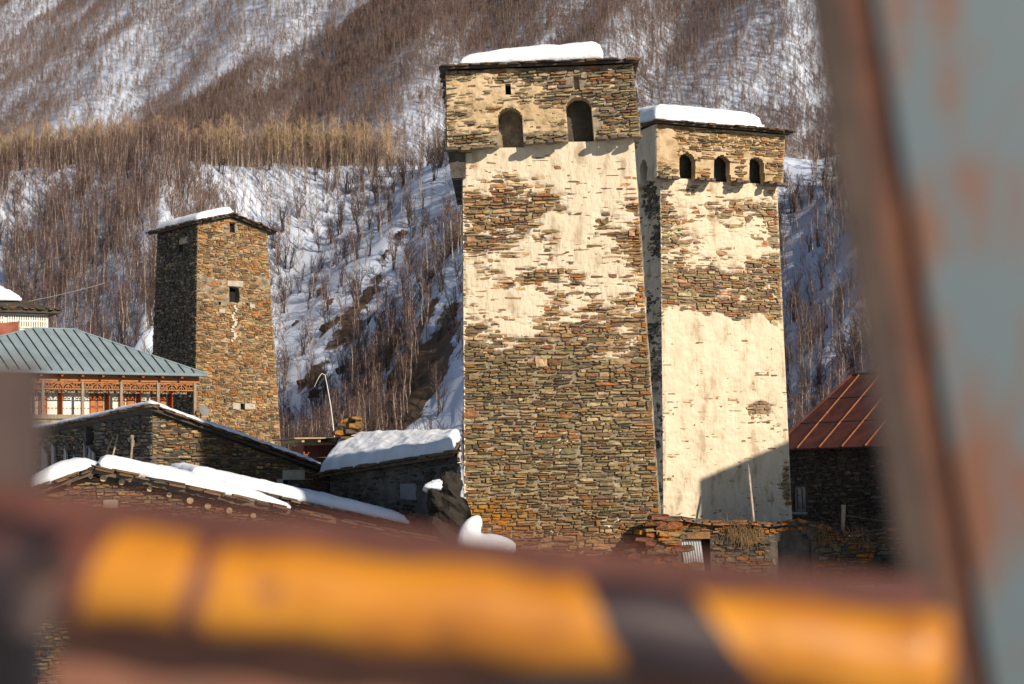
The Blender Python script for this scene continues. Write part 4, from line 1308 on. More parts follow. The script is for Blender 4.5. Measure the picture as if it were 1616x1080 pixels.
# stump with a snow hood in front of the tower
sp_ = 49.0
g0 = at(742, 870, sp_)
mb = MB(); mb.tube([np.array([g0[0], g0[1], tz(g0[0], g0[1]) - .2]), g0 + Z * .2, at(747, 822, sp_)], [.2, .17, .12], 9)
mb.tube([g0 - Z * .25, at(790, 872, sp_) - Z * .1, at(812, 874, sp_) - Z * .1], [.14, .12, .09], 8)
tag(mb.build('tree_stump', M['oldwood']), 'snow hooded stump with a side limb before the tall tower', 'stump')
sm = bpy.data.meshes.new('snow_hood')
nodes_ = [((735, 876), .36), ((738, 858), .38), ((742, 841), .29), ((748, 828), .22), ((755, 822), .16), ((761, 821), .11), ((755, 862), .36), ((771, 863), .33), ((788, 864), .29), ((804, 867), .24), ((815, 869), .15)]
edg = [(0, 1), (1, 2), (2, 3), (3, 4), (4, 5), (1, 6), (6, 7), (7, 8), (8, 9), (9, 10)]
hv = [at(x, y, sp_ - .05) for (x, y), _ in nodes_]
ho = g0.copy()
sm.from_pydata([tuple(v - ho) for v in hv], edg, []); sm.materials.append(M['snow'])
so = bpy.data.objects.new('snow_hood', sm); COL.objects.link(so); so.location = ho
md = so.modifiers.new('skin', 'SKIN')
for v, (_, r_) in zip(sm.skin_vertices[0].data, nodes_): v.radius = (r_ * 1.22, r_ * 1.22)
sm.skin_vertices[0].data[0].use_root = True
md.use_smooth_shade = True
m2 = so.modifiers.new('sub', 'SUBSURF'); m2.levels = 2; m2.render_levels = 2
tag(so, 'white lumpy snow hood bent over a stump before the tall tower', 'snow')

# ---------------- rust walled shed with open rafters
eE, bE = rotv(20)
pE = at(480, 705, 68.8)
E0, E1 = on_plane(480, 726, pE, bE), on_plane(546, 726, pE, bE)
sh = thing('wooden_shed', 'small rust red shed with open rafters under a plank roof', 'shed', (E0[0], E0[1], tz(E0[0], E0[1])))
zt_ = on_plane(500, 703, pE, bE)[2]
zb_ = tz(E0[0], E0[1]) - .2
Wd = np.linalg.norm((E1 - E0)[:2])
mb = MB(); b0 = up_to(E0, zb_)
mb.box(b0, eE * Wd, bE * 2.2, Z * (zt_ - zb_)); mb.build('wall', M['rustpanel'], sh)
for k in range(4):
    mb = MB(); mb.box(up_to(E0, zt_) - bE * .03 + eE * (k * Wd / 3 - .03) - Z * 1.6, eE * .05, bE * .025, Z * 1.6); mb.build('batten', M['rustpanel'], sh)
mb = MB(); mb.box(up_to(E0, zt_ + .0) - eE * .5 - bE * .5, eE * (Wd + 1.2), bE * .12, Z * .1); mb.build('beam', M['palewood'], sh)
for k in range(5):
    mb = MB(); mb.box(up_to(E0, zt_ + .101) + eE * (-.3 + k * .62) - bE * .9, eE * .1, bE * 3.4, Z * .12); mb.build('rafter', M['palewood'], sh)
for k in range(6):
    mb = MB(); mb.box(up_to(E0, zt_ + .225 + .004 * (k % 2)) - eE * .6 - bE * (1.0 - .62 * k), eE * (Wd + 1.4), bE * .6, Z * .05); mb.build('roof_plank', M['oldwood'] if k else M['palewood'], sh)
# ruined stone heap behind it
cx_ = at(557, 688, 67.9)
heap = thing('stone_ruin', 'stub of ruined wall with orange lichen behind the rust red shed', 'ruin', (cx_[0], cx_[1], tz(cx_[0], cx_[1])))
rr_ = random.Random(4)
for k in range(46):
    t = rr_.random(); x = rr_.gauss(0, .34) * (1.4 - t); z = -1.8 + t * 2.5
    if x > .3: z = min(z, -.2)
    P_ = cx_ + eE * (x - .1) + bE * rr_.uniform(-.3, .3) + Z * (z - .05)
    l_ = rr_.uniform(.3, .6); h_ = rr_.uniform(.12, .25)
    Xv = eE * l_; Yv = bE * .4; Zv = Z * h_
    shared('stone', UST_ME[k % 12], heap, Matrix(((Xv[0], Yv[0], Zv[0], P_[0]), (Xv[1], Yv[1], Zv[1], P_[1]), (Xv[2], Yv[2], Zv[2], P_[2]), (0, 0, 0, 1))), rr_.choice([(.42, .17, .03), (.2, .13, .06), (.12, .09, .06), (.34, .2, .06)]))
mb = MB(); mb.box(cx_ + eE * -.75 - bE * .1 - Z * 4.2, eE * 1.4, bE * .4, Z * 3.4); mb.build('core', M['lichenrock'], heap)
# broken birch stem bent over
yb = 128.0
mb = MB(); mb.tube([at(528, 672, yb) - Z * .9, at(522, 640, yb), at(517, 612, yb), at(513, 592, yb), at(508, 589.5, yb), at(503, 596, yb), at(496, 611, yb)], [.035, .03, .028, .026, .024, .02, .012], 6)
br = mb.V
dz = min(v[2] for v in br) - tz(at(531, 672, yb)[0], yb)
tag(mb.build('broken_birch', M['white']), 'white broken birch stem snapped over at its top', 'tree')

# ---------------- white balcony house with a grey sheet roof
eB, bB = rotv(35)
pB = at(308, 620, 90)
on = lambda px, py, off=0.0: on_plane(px, py, pB + bB * off, bB)
hb = thing('balcony_house', 'white house with carved wooden balcony and grey green sheet metal hip roof', 'house', up_to(on(308, 650), tz(*on(308, 650)[:2])))
zg = tz(*on(308, 650)[:2]) - .3
WOFF = 1.15
Lw = np.dot(on(-60, 620) - pB, eB)         # left end along the facade
Rw = 0.0
z_eave = on(308, 592)[2]; z_b0 = on(308, 604.5)[2]; z_floor = on(200, 655)[2]
mb = MB(); o_ = pB + eB * Lw + bB * WOFF; mb.box(up_to(o_, zg), eB * (Rw - Lw - 1.25), bB * 5.0, Z * (z_eave - zg)); wl = mb.build('wall', M['white'], hb)
# porch end wall (grey white boards) at the right
mb = MB(); mb.box(up_to(pB + eB * -1.25 + bB * 3.2, zg), eB * 1.2, bB * .15, Z * (z_eave - zg)); mb.build('end_wall', M['white'], hb)
for k in range(3):
    mb = MB(); mb.box(up_to(pB + eB * (-1.15 + .38 * k) + bB * 3.15, z_floor), eB * .05, bB * .04, Z * (z_eave - z_floor)); mb.build('batten', M['greyframe'], hb)
mb = MB(); mb.box(up_to(pB + eB * Lw - bB * .1, z_floor - .2), eB * (-Lw + .1), bB * (WOFF + .2), Z * .2); mb.build('balcony_floor', M['oldwood'], hb)
mb = MB(); mb.box(up_to(pB + eB * Lw, zg), eB * (-Lw), bB * .3, Z * (z_floor - .2 - zg)); mb.build('basement_wall', M['mortar'], hb)
cols_px = [-40, 13, 68, 131, 192, 250, 308]
bays = [np.dot(on(x, 620) - pB, eB) for x in cols_px]
for a in bays:
    mb = MB(); mb.box(up_to(pB + eB * (a - .07), z_floor), eB * .14, bB * .14, Z * (z_b0 - z_floor - .004)); mb.build('post', M['oldwood'], hb)
mb = MB(); mb.box(up_to(pB + eB * (Lw - .3) - bB * .03, z_b0), eB * (-Lw + .5), bB * .2, Z * (on(308, 594)[2] - z_b0)); beam = mb.build('eave_beam', M['wood'], hb)
z_f1 = z_b0 - .01; z_f0 = on(308, 617.5)[2]; fh = z_f1 - z_f0
for a0, a1 in zip(bays[:-1], bays[1:]):
    a0 += .08; a1 -= .08; w_ = a1 - a0; d_ = .035
    mb = MB(); O_ = lambda a, z: pB + eB * (a0 + a) + bB * .03 + Z * (z_f0 + z - pB[2])
    mb.box(O_(0, fh - .07), eB * w_, bB * d_, Z * .07); mb.box(O_(0, 0), eB * w_, bB * d_, Z * .05)
    def arc(ca, cz, r, t0, t1, th_=.035, n=12):
        pr = None
        for i in range(n + 1):
            t = t0 + (t1 - t0) * i / n
            p_ = O_(ca + r * math.cos(t), cz + r * math.sin(t)); p2 = O_(ca + (r - th_) * math.cos(t), cz + (r - th_) * math.sin(t))
            if pr is not None: mb.hexa([pr[0], p_, p_ + bB * d_, pr[0] + bB * d_, pr[1], p2, p2 + bB * d_, pr[1] + bB * d_])
            pr = (p_, p2)
    R_ = min(w_ * .155, fh - .13)
    for c in (.36, .64):
        arc(w_ * c, .05, R_, 0, math.pi); arc(w_ * c, .05, R_ * .55, 0, math.pi); mb.box(O_(w_ * c - .02, .05), eB * .04, bB * d_, Z * R_)
        for t in (.6, 1.57, 2.5): arc(w_ * c + R_ * 1.25 * math.cos(t), .05 + R_ * 1.2 * math.sin(t), .05, 0, 6.28, .022, 8)
    for c in (.07, .17, .83, .93): arc(w_ * c, fh * .55, .11, .5, 5.8, .03, 12); arc(w_ * c, fh * .25, .07, 0, 6.28, .025, 8)
    arc(w_ * .5, fh * .6, .1, 0, 6.28, .03, 10)
    mb.build('carved_frieze', M['wood'], hb)
    # dark inner tie beam
mb = MB(); mb.box(up_to(pB + eB * Lw + bB * .75, z_f0 - .12), eB * (-Lw - .1), bB * .12, Z * .14); mb.build('tie_beam', M['oldwood'], hb)
mb = MB(); mb.box(up_to(pB + eB * Lw + bB * .2, z_eave + .26), eB * (-Lw), bB * (WOFF - .2), Z * .04); mb.build('soffit', M['oldwood'], hb)
# doors and shutters on the wall
zd1 = on_plane(200, 616, pB + bB * WOFF, bB)[2]
for x0, x1 in ((60, 74), (141, 151), (152, 163), (186, 197), (199, 213), (238, 249), (251, 262)):
    pa_ = on_plane(x0, 640, pB + bB * WOFF, bB); pb_ = on_plane(x1, 640, pB + bB * WOFF, bB); w_ = np.linalg.norm((pb_ - pa_)[:2])
    mb = MB(); q = up_to(pa_, z_floor) - bB * .05
    mb.box(q, eB * w_, bB * .045, Z * (zd1 - z_floor)); dr = mb.build('door', M['doorwood'], hb)
    for k in range(3):
        mb = MB(); hh_ = (zd1 - z_floor) / 3; mb.box(q - bB * .02 + eB * w_ * .15 + Z * (k * hh_ + hh_ * .12), eB * w_ * .7, bB * .018, Z * hh_ * .74); mb.build('panel', M['wood'], dr)
for x0 in (91, 165, 215, 264):
    pa_ = on_plane(x0, 640, pB + bB * WOFF, bB); mb = MB(); mb.box(up_to(pa_, z_floor) - bB * .55, eB * .05, bB * .53, Z * (zd1 - z_floor)); mb.build('shutter', M['doorwood'], hb)
# white carved band on the wall under the ceiling, tiled dado at the floor
mb = MB(); q = pB + eB * Lw + bB * (WOFF - .03)
for k in range(60):
    a = k * (-Lw - 1.4) / 60
    t_ = 0
    mb.tube([up_to(q + eB * (a + .09 + .07 * math.cos(t)), zd1 - .05 + .07 * math.sin(t)) for t in np.linspace(0, 6.28, 9)], .012, 4, cap=False)
mb.build('wall_band', M['palestone'], hb)
M['tile'] = mat('dado_tile', (0.5, 0.22, 0.13), (0.4, 0.17, 0.1))
for k in range(int((-Lw - 1.3) / .18)):
    mb = MB(); mb.box(up_to(q + eB * k * .18, z_floor + .32) + bB * .015, eB * .1, bB * .02, Z * .06); mb.build('tile', M['tile'], hb)
# roof: eave line, ridge, hips; standing seams
ev_z = on(322, 590)[2]
rl, rr2 = on_plane(52, 519, pB + bB * 3.6, bB), on_plane(118, 521, pB + bB * 3.6, bB)
ovh = .5
fe_l = up_to(pB + eB * (Lw - 4.0) - bB * ovh, ev_z + .0); fe_r = up_to(pB + eB * .75 - bB * ovh, ev_z)
fe_r = on_plane(326, 591, pB - bB * ovh, bB); fe_l = up_to(fe_l, fe_r[2]); rl = up_to(rl, rr2[2])
be_r = up_to(fe_r + bB * (8.6), fe_r[2]); be_l = up_to(fe_l + bB * 8.6, fe_r[2])
cor = [fe_l, fe_r, be_r, be_l]
mb = MB()
mb.add([*cor, rl, rr2] + [p - Z * .06 for p in (*cor, rl, rr2)],
       [(0, 1, 5, 4), (1, 2, 5), (2, 3, 4, 5), (3, 0, 4), (6, 10, 11, 7), (7, 11, 8), (8, 11, 10, 9), (9, 10, 6), (0, 6, 7, 1), (1, 7, 8, 2), (2, 8, 9, 3), (3, 9, 6, 0)])
rfB = mb.build('roof', M['metalroof'], hb)
nrm = np.cross(fe_r - fe_l, rr2 - fe_r); nrm /= np.linalg.norm(nrm); nrm = nrm if nrm[2] > 0 else -nrm
ea = lambda p: np.dot(p - fe_l, eB)
W_ = ea(fe_r); al, ar = ea(rl), ea(rr2); upS = (rr2 - fe_l) - eB * ea(rr2)
k = .3
while k < W_ - .15:
    t = 1.0 if al <= k <= ar else (k / al if k < al else (W_ - k) / (W_ - ar))
    p0_ = fe_l + eB * k + upS * .02; p1_ = fe_l + eB * k + upS * max(.03, t * .985)
    mb = MB(); mb.box(p0_ + nrm * .002, eB * .035, p1_ - p0_, nrm * .06); mb.build('seam', M['seam'], rfB)
    k += .52
for p_, q_ in ((fe_r, rr2), (fe_l, rl), (rl, rr2)):
    mb = MB(); mb.tube([p_ + Z * .03, q_ + Z * .03], .05, 6); mb.build('hip_cap', M['metalroof'], rfB)
mb = MB(); mb.tube([fe_l - Z * .05, fe_r - Z * .05], .06, 6); mb.build('gutter', M['metalroof'], rfB)
k = .4
while k < W_ - .4:
    mb = MB(); mb.box(up_to(fe_l + eB * k + bB * .06, fe_r[2] - .22), eB * .12, bB * .42, Z * .11); mb.build('rafter_end', M['doorwood'], hb); k += 1.02
# satellite dish
dc = on(321, 648, -.4)
ds = thing('satellite_dish', 'small grey satellite dish beside the balcony corner', 'dish', dc)
mb = MB(); dn = np.array([.75, -.6, .3]); dn /= np.linalg.norm(dn); du = np.cross(dn, Z); du /= np.linalg.norm(du); dv = np.cross(du, dn)
ring = []
for j, r_ in enumerate((0.01, .11, .21, .30)):
    for i in range(14): t = 2 * math.pi * i / 14; mb.V.append(tuple(dc + du * r_ * math.cos(t) + dv * r_ * math.sin(t) + dn * (r_ * r_ * .45)))
for j in range(3):
    for i in range(14): a = j * 14 + i; b = j * 14 + (i + 1) % 14; mb.F += [(a, b, b + 14, a + 14)]
mb.build('reflector', M['dish'], ds, smooth=True)
mb = MB(); mb.tube([dc - dv * .38 + dn * .05, dc - dv * .2 + dn * .55], .022, 6); mb.build('arm', M['white'], ds)
mb = MB(); mb.tube([dc - dn * .02, dc - dn * .2, up_to(dc - dn * .2 - Z * 1, tz(dc[0], dc[1]) - .1)], .03, 6); mb.build('mast', M['greyframe'], ds)

# ---------------- far white house with lattice windows, left
eW, bW = rotv(30)
pW = at(75, 510, 108)
onw = lambda px, py, off=0.0: on_plane(px, py, pW + bW * off, bW)
W0 = onw(-60, 520); W1 = onw(76, 520); zt = onw(70, 494)[2]; zb0 = tz(W1[0], W1[1]) - .3
hw = thing('lattice_house', 'white timber house with lattice windows under a snowy slate roof', 'house', up_to(W1, zb0))
wl_ = np.dot(W1 - W0, eW)
mb = MB(); mb.box(up_to(W0, zb0), eW * wl_, bW * 6, Z * (zt - zb0 + .1)); mb.build('wall', M['white'], hw)
for r0, r1, nbar in ((.05, .47, 16), (.53, .97, 16)):
    za, zb1 = onw(40, 517)[2], onw(40, 497)[2]
    f = MB(); q = up_to(W0, za) - bW * .05; f.box(q + eW * wl_ * r0, eW * wl_ * (r1 - r0), bW * .04, Z * (zb1 - za)); fo_ = f.build('window', M['black'], hw)
    for k in range(nbar + 1):
        m_ = MB(); m_.box(q + eW * (wl_ * (r0 + (r1 - r0) * k / nbar) - .035) - bW * .03, eW * .09, bW * .028, Z * (zb1 - za)); m_.build('bar', M['white'], fo_)
    for k in range(3):
        m_ = MB(); m_.box(q + eW * wl_ * r0 - bW * .033 + Z * ((zb1 - za) * k / 2.0 - .03), eW * wl_ * (r1 - r0), bW * .028, Z * .08); m_.build('bar', M['white'], fo_)
wr0, wr1 = W0 - eW * .5, W1 + eW * .6
za = zt + .12
cr_ = [up_to(wr0 - bW * .6, za), up_to(wr1 - bW * .6, za), up_to(wr1 + bW * 6.6, za), up_to(wr0 + bW * 6.6, za)]
rg_ = [up_to(wr0 + bW * 3, za + 1.25), up_to(wr1 - eW * 2.6 + bW * 3, za + 1.25)]
mb = MB(); mb.add(cr_ + rg_ + [p - Z * .18 for p in cr_], [(0, 1, 5, 4), (1, 2, 5), (2, 3, 4, 5), (3, 0, 4), (6, 9, 8, 7), (0, 6, 7, 1), (1, 7, 8, 2), (2, 8, 9, 3), (3, 9, 6, 0)])
rw = mb.build('roof', M['slate'], hw); rw.color = (.9, .8, .7, 1)
slates(rw, cr_[0] + bW * .2, cr_[1] + bW * .2, -bW * .25, 16, seed=131, th=.06)
sl_ = rg_[0] - cr_[0]; sr_ = rg_[1] - cr_[1]
snow('snow_sheet', [cr_[0] + sl_ * .3 + Z * .13, cr_[1] + sr_ * .42 + Z * .13 - eW * .9, rg_[1] + Z * .13, rg_[0] + Z * .13], .38, 'sunlit snow on the roof of the white lattice house', r=.4, lip=.4, rough=.15, seed=20)
mb = MB(); q = onw(-40, 540, -3.0); q1 = onw(30, 540, -3.0)
hgt = onw(10, 510, -3.0)[2] - q[2]
w3_ = np.dot(q1 - q, eW)
mb.add([q, q1, q1 + Z * hgt * 1.05, q + Z * hgt * .85, q + bW * .03, q1 + bW * .03, q1 + bW * .03 + Z * hgt * 1.05, q + bW * .03 + Z * hgt * .85], [(0, 1, 2, 3), (7, 6, 5, 4), (0, 4, 5, 1), (1, 5, 6, 2), (2, 6, 7, 3), (3, 7, 4, 0)])
fnc = thing('tarp_screen', 'faded pink brown sheet screen in front of the lattice house', 'screen', up_to(q1, tz(q1[0], q1[1])))
obj('sheet', mb.V, mb.F, M['rustpanel'], fnc)
for pp in (q, q1):
    mb = MB(); mb.tube([up_to(pp, tz(pp[0], pp[1]) - .2), pp + Z * hgt * 1.1], .06, 6); mb.build('pole', M['palewood'], fnc)

# ---------------- red roofed house at the right
eR, bR = rotv(-55)                       # wall turned to the left, away from the sun
pR = at(1249, 720, 89)
onr = lambda px, py, off=0.0: on_plane(px, py, pR + bR * off, bR)
r0_, r1_ = onr(1238, 709), onr(1470, 697)
zR = r0_[2]; zRb = tz(r1_[0], r1_[1]) - 1.5
R_bl, R_br = up_to(r0_, zRb), up_to(r1_, zRb)
R_br = R_bl + eR * np.dot(R_br - R_bl, eR) ; wR = np.linalg.norm(R_br - R_bl)
hr = thing('red_roof_house', 'dark stone house under a rusty red standing seam metal roof', 'house', R_bl)
FR = Face(R_bl, R_br, up_to(R_bl, zR), up_to(R_br, zR))
opR = [rect(FR, 1251, 768, 1271, 808, .35)]
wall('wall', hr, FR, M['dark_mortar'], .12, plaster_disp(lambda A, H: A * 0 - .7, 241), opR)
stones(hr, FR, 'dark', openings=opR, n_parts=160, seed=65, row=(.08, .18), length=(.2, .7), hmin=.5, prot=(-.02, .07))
wall('wall', hr, Face(R_br, R_br + bR * 8, up_to(R_br, zR), up_to(R_br + bR * 8, zR)), M['dark_mortar'], .3)
wall('wall', hr, Face(R_bl + bR * 8, R_bl, up_to(R_bl + bR * 8, zR), up_to(R_bl, zR)), M['dark_mortar'], .3)
wall('wall', hr, Face(R_br + bR * 8, R_bl + bR * 8, up_to(R_br + bR * 8, zR), up_to(R_bl + bR * 8, zR)), M['dark_mortar'], .3)
o5 = opR[0]
wf = MB()
for a0, a1, h0, h1 in ((o5['a0'], o5['a0'] + .1, o5['h0'], o5['h1']), (o5['a1'] - .1, o5['a1'], o5['h0'], o5['h1']), ((o5['a0'] + o5['a1']) / 2 - .04, (o5['a0'] + o5['a1']) / 2 + .04, o5['h0'], o5['h1']), (o5['a0'] + .1, o5['a1'] - .1, o5['h0'], o5['h0'] + .1), (o5['a0'] + .1, o5['a1'] - .1, o5['h1'] - .1, o5['h1'])):
    wf.box(FR.P(a0, h0, -.14), FR.e * (a1 - a0), -FR.n * .06, FR.f * (h1 - h0))
wfo = wf.build('window', M['greyframe'], hr)
mb = MB(); mb.box(FR.P(o5['a0'], o5['h0'], -.18), FR.e * (o5['a1'] - o5['a0']), -FR.n * .01, FR.f * (o5['h1'] - o5['h0'])); mb.build('pane', M['glass'], wfo)
mb = MB(); mb.box(FR.P(o5['a0'] - .15, o5['h0'] - .12, .06), FR.e * (o5['a1'] - o5['a0'] + .3), -FR.n * .35, FR.f * .11); mb.build('sill', M['greyframe'], wfo)
# hip roof
ov = .45
f0 = up_to(R_bl - eR * ov - bR * ov, zR + .0); f1 = up_to(R_br + eR * ov - bR * ov, zR); k1 = f1 + bR * 8.9; k0 = f0 + bR * 8.9
rga = onr(1345, 592, 4.0); rgb_ = up_to(rga + eR * (wR - np.dot(rga - R_bl, eR) - 2.0), rga[2])
pts = [f0, f1, k1, k0, rga, rgb_]
mb = MB(); mb.add(pts + [p - Z * .07 for p in pts], [(0, 1, 5, 4), (1, 2, 5), (2, 3, 4, 5), (3, 0, 4), (6, 10, 11, 7), (7, 11, 8), (8, 11, 10, 9), (9, 10, 6), (0, 6, 7, 1), (1, 7, 8, 2), (2, 8, 9, 3), (3, 9, 6, 0)])
rr_o = mb.build('roof', M['rustroof'], hr)
nR = np.cross(f1 - f0, rga - f0); nR /= np.linalg.norm(nR); nR = nR if nR[2] > 0 else -nR
aR = lambda p: np.dot(p - f0, eR)
Wt = aR(f1); al, ar = aR(rga), aR(rgb_); uR = (rga - f0) - eR * aR(rga)
k = .25
while k < Wt - .1:
    t = 1.0 if al <= k <= ar else (k / al if k < al else (Wt - k) / (Wt - ar))
    if t > .04:
        p0_ = f0 + eR * k + uR * .005; L_ = uR * (t * .99)
        mb = MB(); mb.box(p0_ + nR * .002, eR * .065, L_, nR * .05); mb.build('seam', M['litrib'], rr_o)
    k += 1.5
for t in (.34, .67):
    mb = MB(); a0 = al * t + .1; mb.box(f0 + eR * a0 + uR * t + nR * .003, eR * (Wt - a0 - (Wt - ar) * t - .1), uR * .012, nR * .02); mb.build('lap_joint', M['seam'], rr_o)
# hip slope ribs facing the tower side
for p_, q_ in ((f0, rga), (rga, rgb_), (f1, rgb_)):
    mb = MB(); mb.tube([p_ + Z * .03, q_ + Z * .03], .06, 6); mb.build('ridge_cap', M['rustroof'], rr_o)

# ---------------- stone yard wall with lichen and a sheet metal door
eL, bL = rotv(2)
pL = at(1150, 850, 76)
onl = lambda px, py: on_plane(px, py, pL, bL)
l0, l1 = onl(1040, 826), onl(1470, 838)
zL = -3.4
Lbl, Lbr = up_to(l0, zL), up_to(l1, zL)
FL_ = Face(Lbl, Lbr, l0, l1)
tops = [(1040, 826), (1075, 822), (1120, 829), (1180, 828), (1215, 832), (1260, 826), (1300, 836), (1340, 848), (1400, 842), (1470, 838)]
tq = [((np.dot(onl(*p) - Lbl, eL)) / FL_.Wb, onl(*p)[2] - zL) for p in tops]
FL_.Hs = lambda q: np.interp(q, [t[0] for t in tq], [t[1] for t in tq])
yw = thing('yard_wall', 'rough dry stone yard wall with orange lichen and a small doorway', 'wall', Lbl)
opL = [rect(FL_, 1074, 850, 1124, 930, .5), dict(rect(FL_, 1226, 838, 1284, 925, .32), arch=True, back='dark_mortar')]
wall('core', yw, FL_, M['dark_mortar'], .1, plaster_disp(lambda A, H: A * 0 - .7, 251), opL)


def recolL(a, h, C):
    left = sstep(1.3, .2, a) + sstep(.45, .1, FL_.Hs(a / FL_.Wb) - h)
    k = (np.clip(left, 0, 1) * (nrng.random(len(a)) < .7))[:, None]
    return C * (1 - k) + np.array([.42, .17, .03]) * k


stones(yw, FL_, 'lichen', openings=opL, n_parts=260, seed=67, depth=.25, prot=(-.03, .12), row=(.08, .2), length=(.2, .75), recol=lambda a, h, C: recolL(a, h, C * .75), bend=.2)
mb = MB()
for (q0, h0_), (q1_, h1_) in zip(tq[:-1], tq[1:]):
    P0, P1 = FL_.P(q0 * FL_.Wb, h0_), FL_.P(q1_ * FL_.Wb, h1_)
    slates(yw, P0 + bL * .1, P1 + bL * .1, -bL * .25, max(2, int(np.linalg.norm(P1 - P0) / .5)), seed=int(q0 * 1000) + 3, th=.09, layers=2, name='coping_stone', col=((4.2, 1.6, .35), (1.6, 1.4, 1.1), (3.0, 1.3, .5), (1.0, .9, .8)))
    mb.hexa([P0 - Z * 3.0 + bL * .02, P1 - Z * 3.0 + bL * .02, P1 - Z * 3.0 + bL * .6, P0 - Z * 3.0 + bL * .6, P0 - Z * .02 + bL * .02, P1 - Z * .02 + bL * .02, P1 - Z * .02 + bL * .6, P0 - Z * .02 + bL * .6])
mbk = MB(); mbk.box(FL_.P(0, .0, -.72), FL_.e * FL_.Wb, -FL_.n * .1, Z * (FL_.hR - .4)); mbk.build('core', M['dark_mortar'], yw)
slab_on(yw, FL_, 1066, 841, 1120, 850, 'lintel', 'lichenrock', .12, .5)
rg_ = random.Random(33)
mb = MB()
for cpx, cpy, nn in ((1168, 836, 90), (1178, 842, 80), (1190, 832, 60), (1152, 832, 40), (1300, 842, 60), (1360, 846, 60)):
    for k in range(nn):
        r0q = onl(cpx + rg_.gauss(0, 6), cpy + rg_.uniform(-2, 8)) - bL * .1
        d_ = np.array([rg_.gauss(0, .25), -.12 - rg_.random() * .15, rg_.choice((-1, -1, .8)) * rg_.uniform(.2, .7)])
        m_ = r0q + d_ * .5 + np.array([0, -.1, .12]); w_ = np.array([.012, 0, .004])
        mb.add([r0q - w_, r0q + w_, m_ + w_, m_ - w_, r0q + d_], [(0, 1, 2, 3), (3, 2, 4)])
tag(mb.build('dry_grass', M['drygrass']), 'dry brown grass hanging from the yard wall joints', 'grass', kind='stuff')
# corrugated sheet in the doorway
mb = MB(); a0, h1 = FL_.uv(1079, 853); a1, h0 = FL_.uv(1113, 930)
n_ = 36
for j, hh_ in enumerate((h0, h1)):
    for i in range(n_ + 1):
        a = a0 + (a1 - a0) * i / n_ - (.12 if j else -.1)
        mb.V.append(tuple(FL_.P(a, hh_, -.1 + .03 * math.sin(i * 2 * math.pi / 4.5) + (0 if j else .06))))
for i in range(n_): mb.F.append((i, i + 1, n_ + 2 + i, n_ + 1 + i))
k = len(mb.V); mb.V += [tuple(np.array(v) - FL_.n * .012) for v in mb.V]; mb.F += [(f[3] + k, f[2] + k, f[1] + k, f[0] + k) for f in mb.F[:n_]]
tag(mb.build('corrugated_sheet', M['zinc'], smooth=True), 'leaning corrugated zinc sheet closing the small doorway in the yard wall', 'metal sheet')
# posts and wire
p_ = onl(1191, 826); top_ = on_plane(1181, 733, pL + bL * 1.2, bL)
stick('bent_stick', up_to(p_ + bL * .12, p_[2] - .1), top_, .05, 'bark', 'tall crooked pale stick standing on the yard wall before the plastered tower', 'stick')
p_ = onl(1331, 850) + bL * .25
stick('fence_post', p_ - Z * .4, on_plane(1331, 797, pL + bL * .25, bL), .085, 'oldwood', 'grey wooden fence post rising from the yard wall', 'post')
mb = MB(); w0_, w1_ = on_plane(1331, 813, pL + bL * .25, bL), on_plane(1480, 824, pL + bL * .25, bL)
mb.tube([w0_ + (w1_ - w0_) * t - Z * .12 * math.sin(t * math.pi) for t in np.linspace(0, 1, 9)], .008, 4)
tag(mb.build('fence_wire', M['cable']), 'thin wire running from the fence post', 'wire')
# rubble buttress with orange lichen at the tower foot
rb_ = thing('rubble_pile', 'tumbled orange lichen stones heaped at the corner of the tall tower', 'rubble', up_to(at(1030, 880, 62.0), tz(at(1030, 880, 62.0)[0], 62.0)))
rr_ = random.Random(14)
for k in range(150):
    px = rr_.gauss(1040, 22); t = rr_.random()
    top_y = 812 + max(0, abs(px - 1045) - 12) * 1.6
    py = top_y + (960 - top_y) * t
    P_ = at(px, py, 62.5 - t * .8 + rr_.uniform(-.2, .2))
    l_ = rr_.uniform(.3, .7); h_ = rr_.uniform(.12, .25)
    e_, b_ = rotv(rr_.uniform(-15, 20)); Xv = e_ * l_ + Z * rr_.uniform(-.08, .08); Yv = b_ * .5; Zv = Z * h_
    shared('stone', UST_ME[k % 12], rb_, Matrix(((Xv[0], Yv[0], Zv[0], P_[0]), (Xv[1], Yv[1], Zv[1], P_[1]), (Xv[2], Yv[2], Zv[2], P_[2]), (0, 0, 0, 1))), rr_.choice([(.42, .17, .03), (.34, .12, .04), (.16, .12, .07), (.3, .2, .09), (.22, .09, .05)]))
# overhead cables
def cable(p, q, sag, label, r=.012):
    mb = MB(); mb.tube([p + (q - p) * t - Z * sag * 4 * t * (1 - t) for t in np.linspace(0, 1, 15)], r, 4)
    tag(mb.build('power_cable', M['cable']), label, 'cable')
cable(at(10, 482, 107), at(166, 447, 120), .1, 'thin pale cable rising from the lattice house roof', .025)
cable(on_plane(244, 722, pA - bA * .12, bA), on_plane(515, 722, pA - bA * .12, bA), .02, 'thin wire strung along the sunlit barn wall', .008)
cable(on_left(50, 716, .12), on_left(238, 722, .12), .03, 'thin wire strung along the shaded barn wall', .008)
cable(up_to(L1, topL - .25) + oC * .12, up_to(N_, topN - .3) + oC * .12, .02, 'thin wire strung along the house wall beside the tall tower', .008)

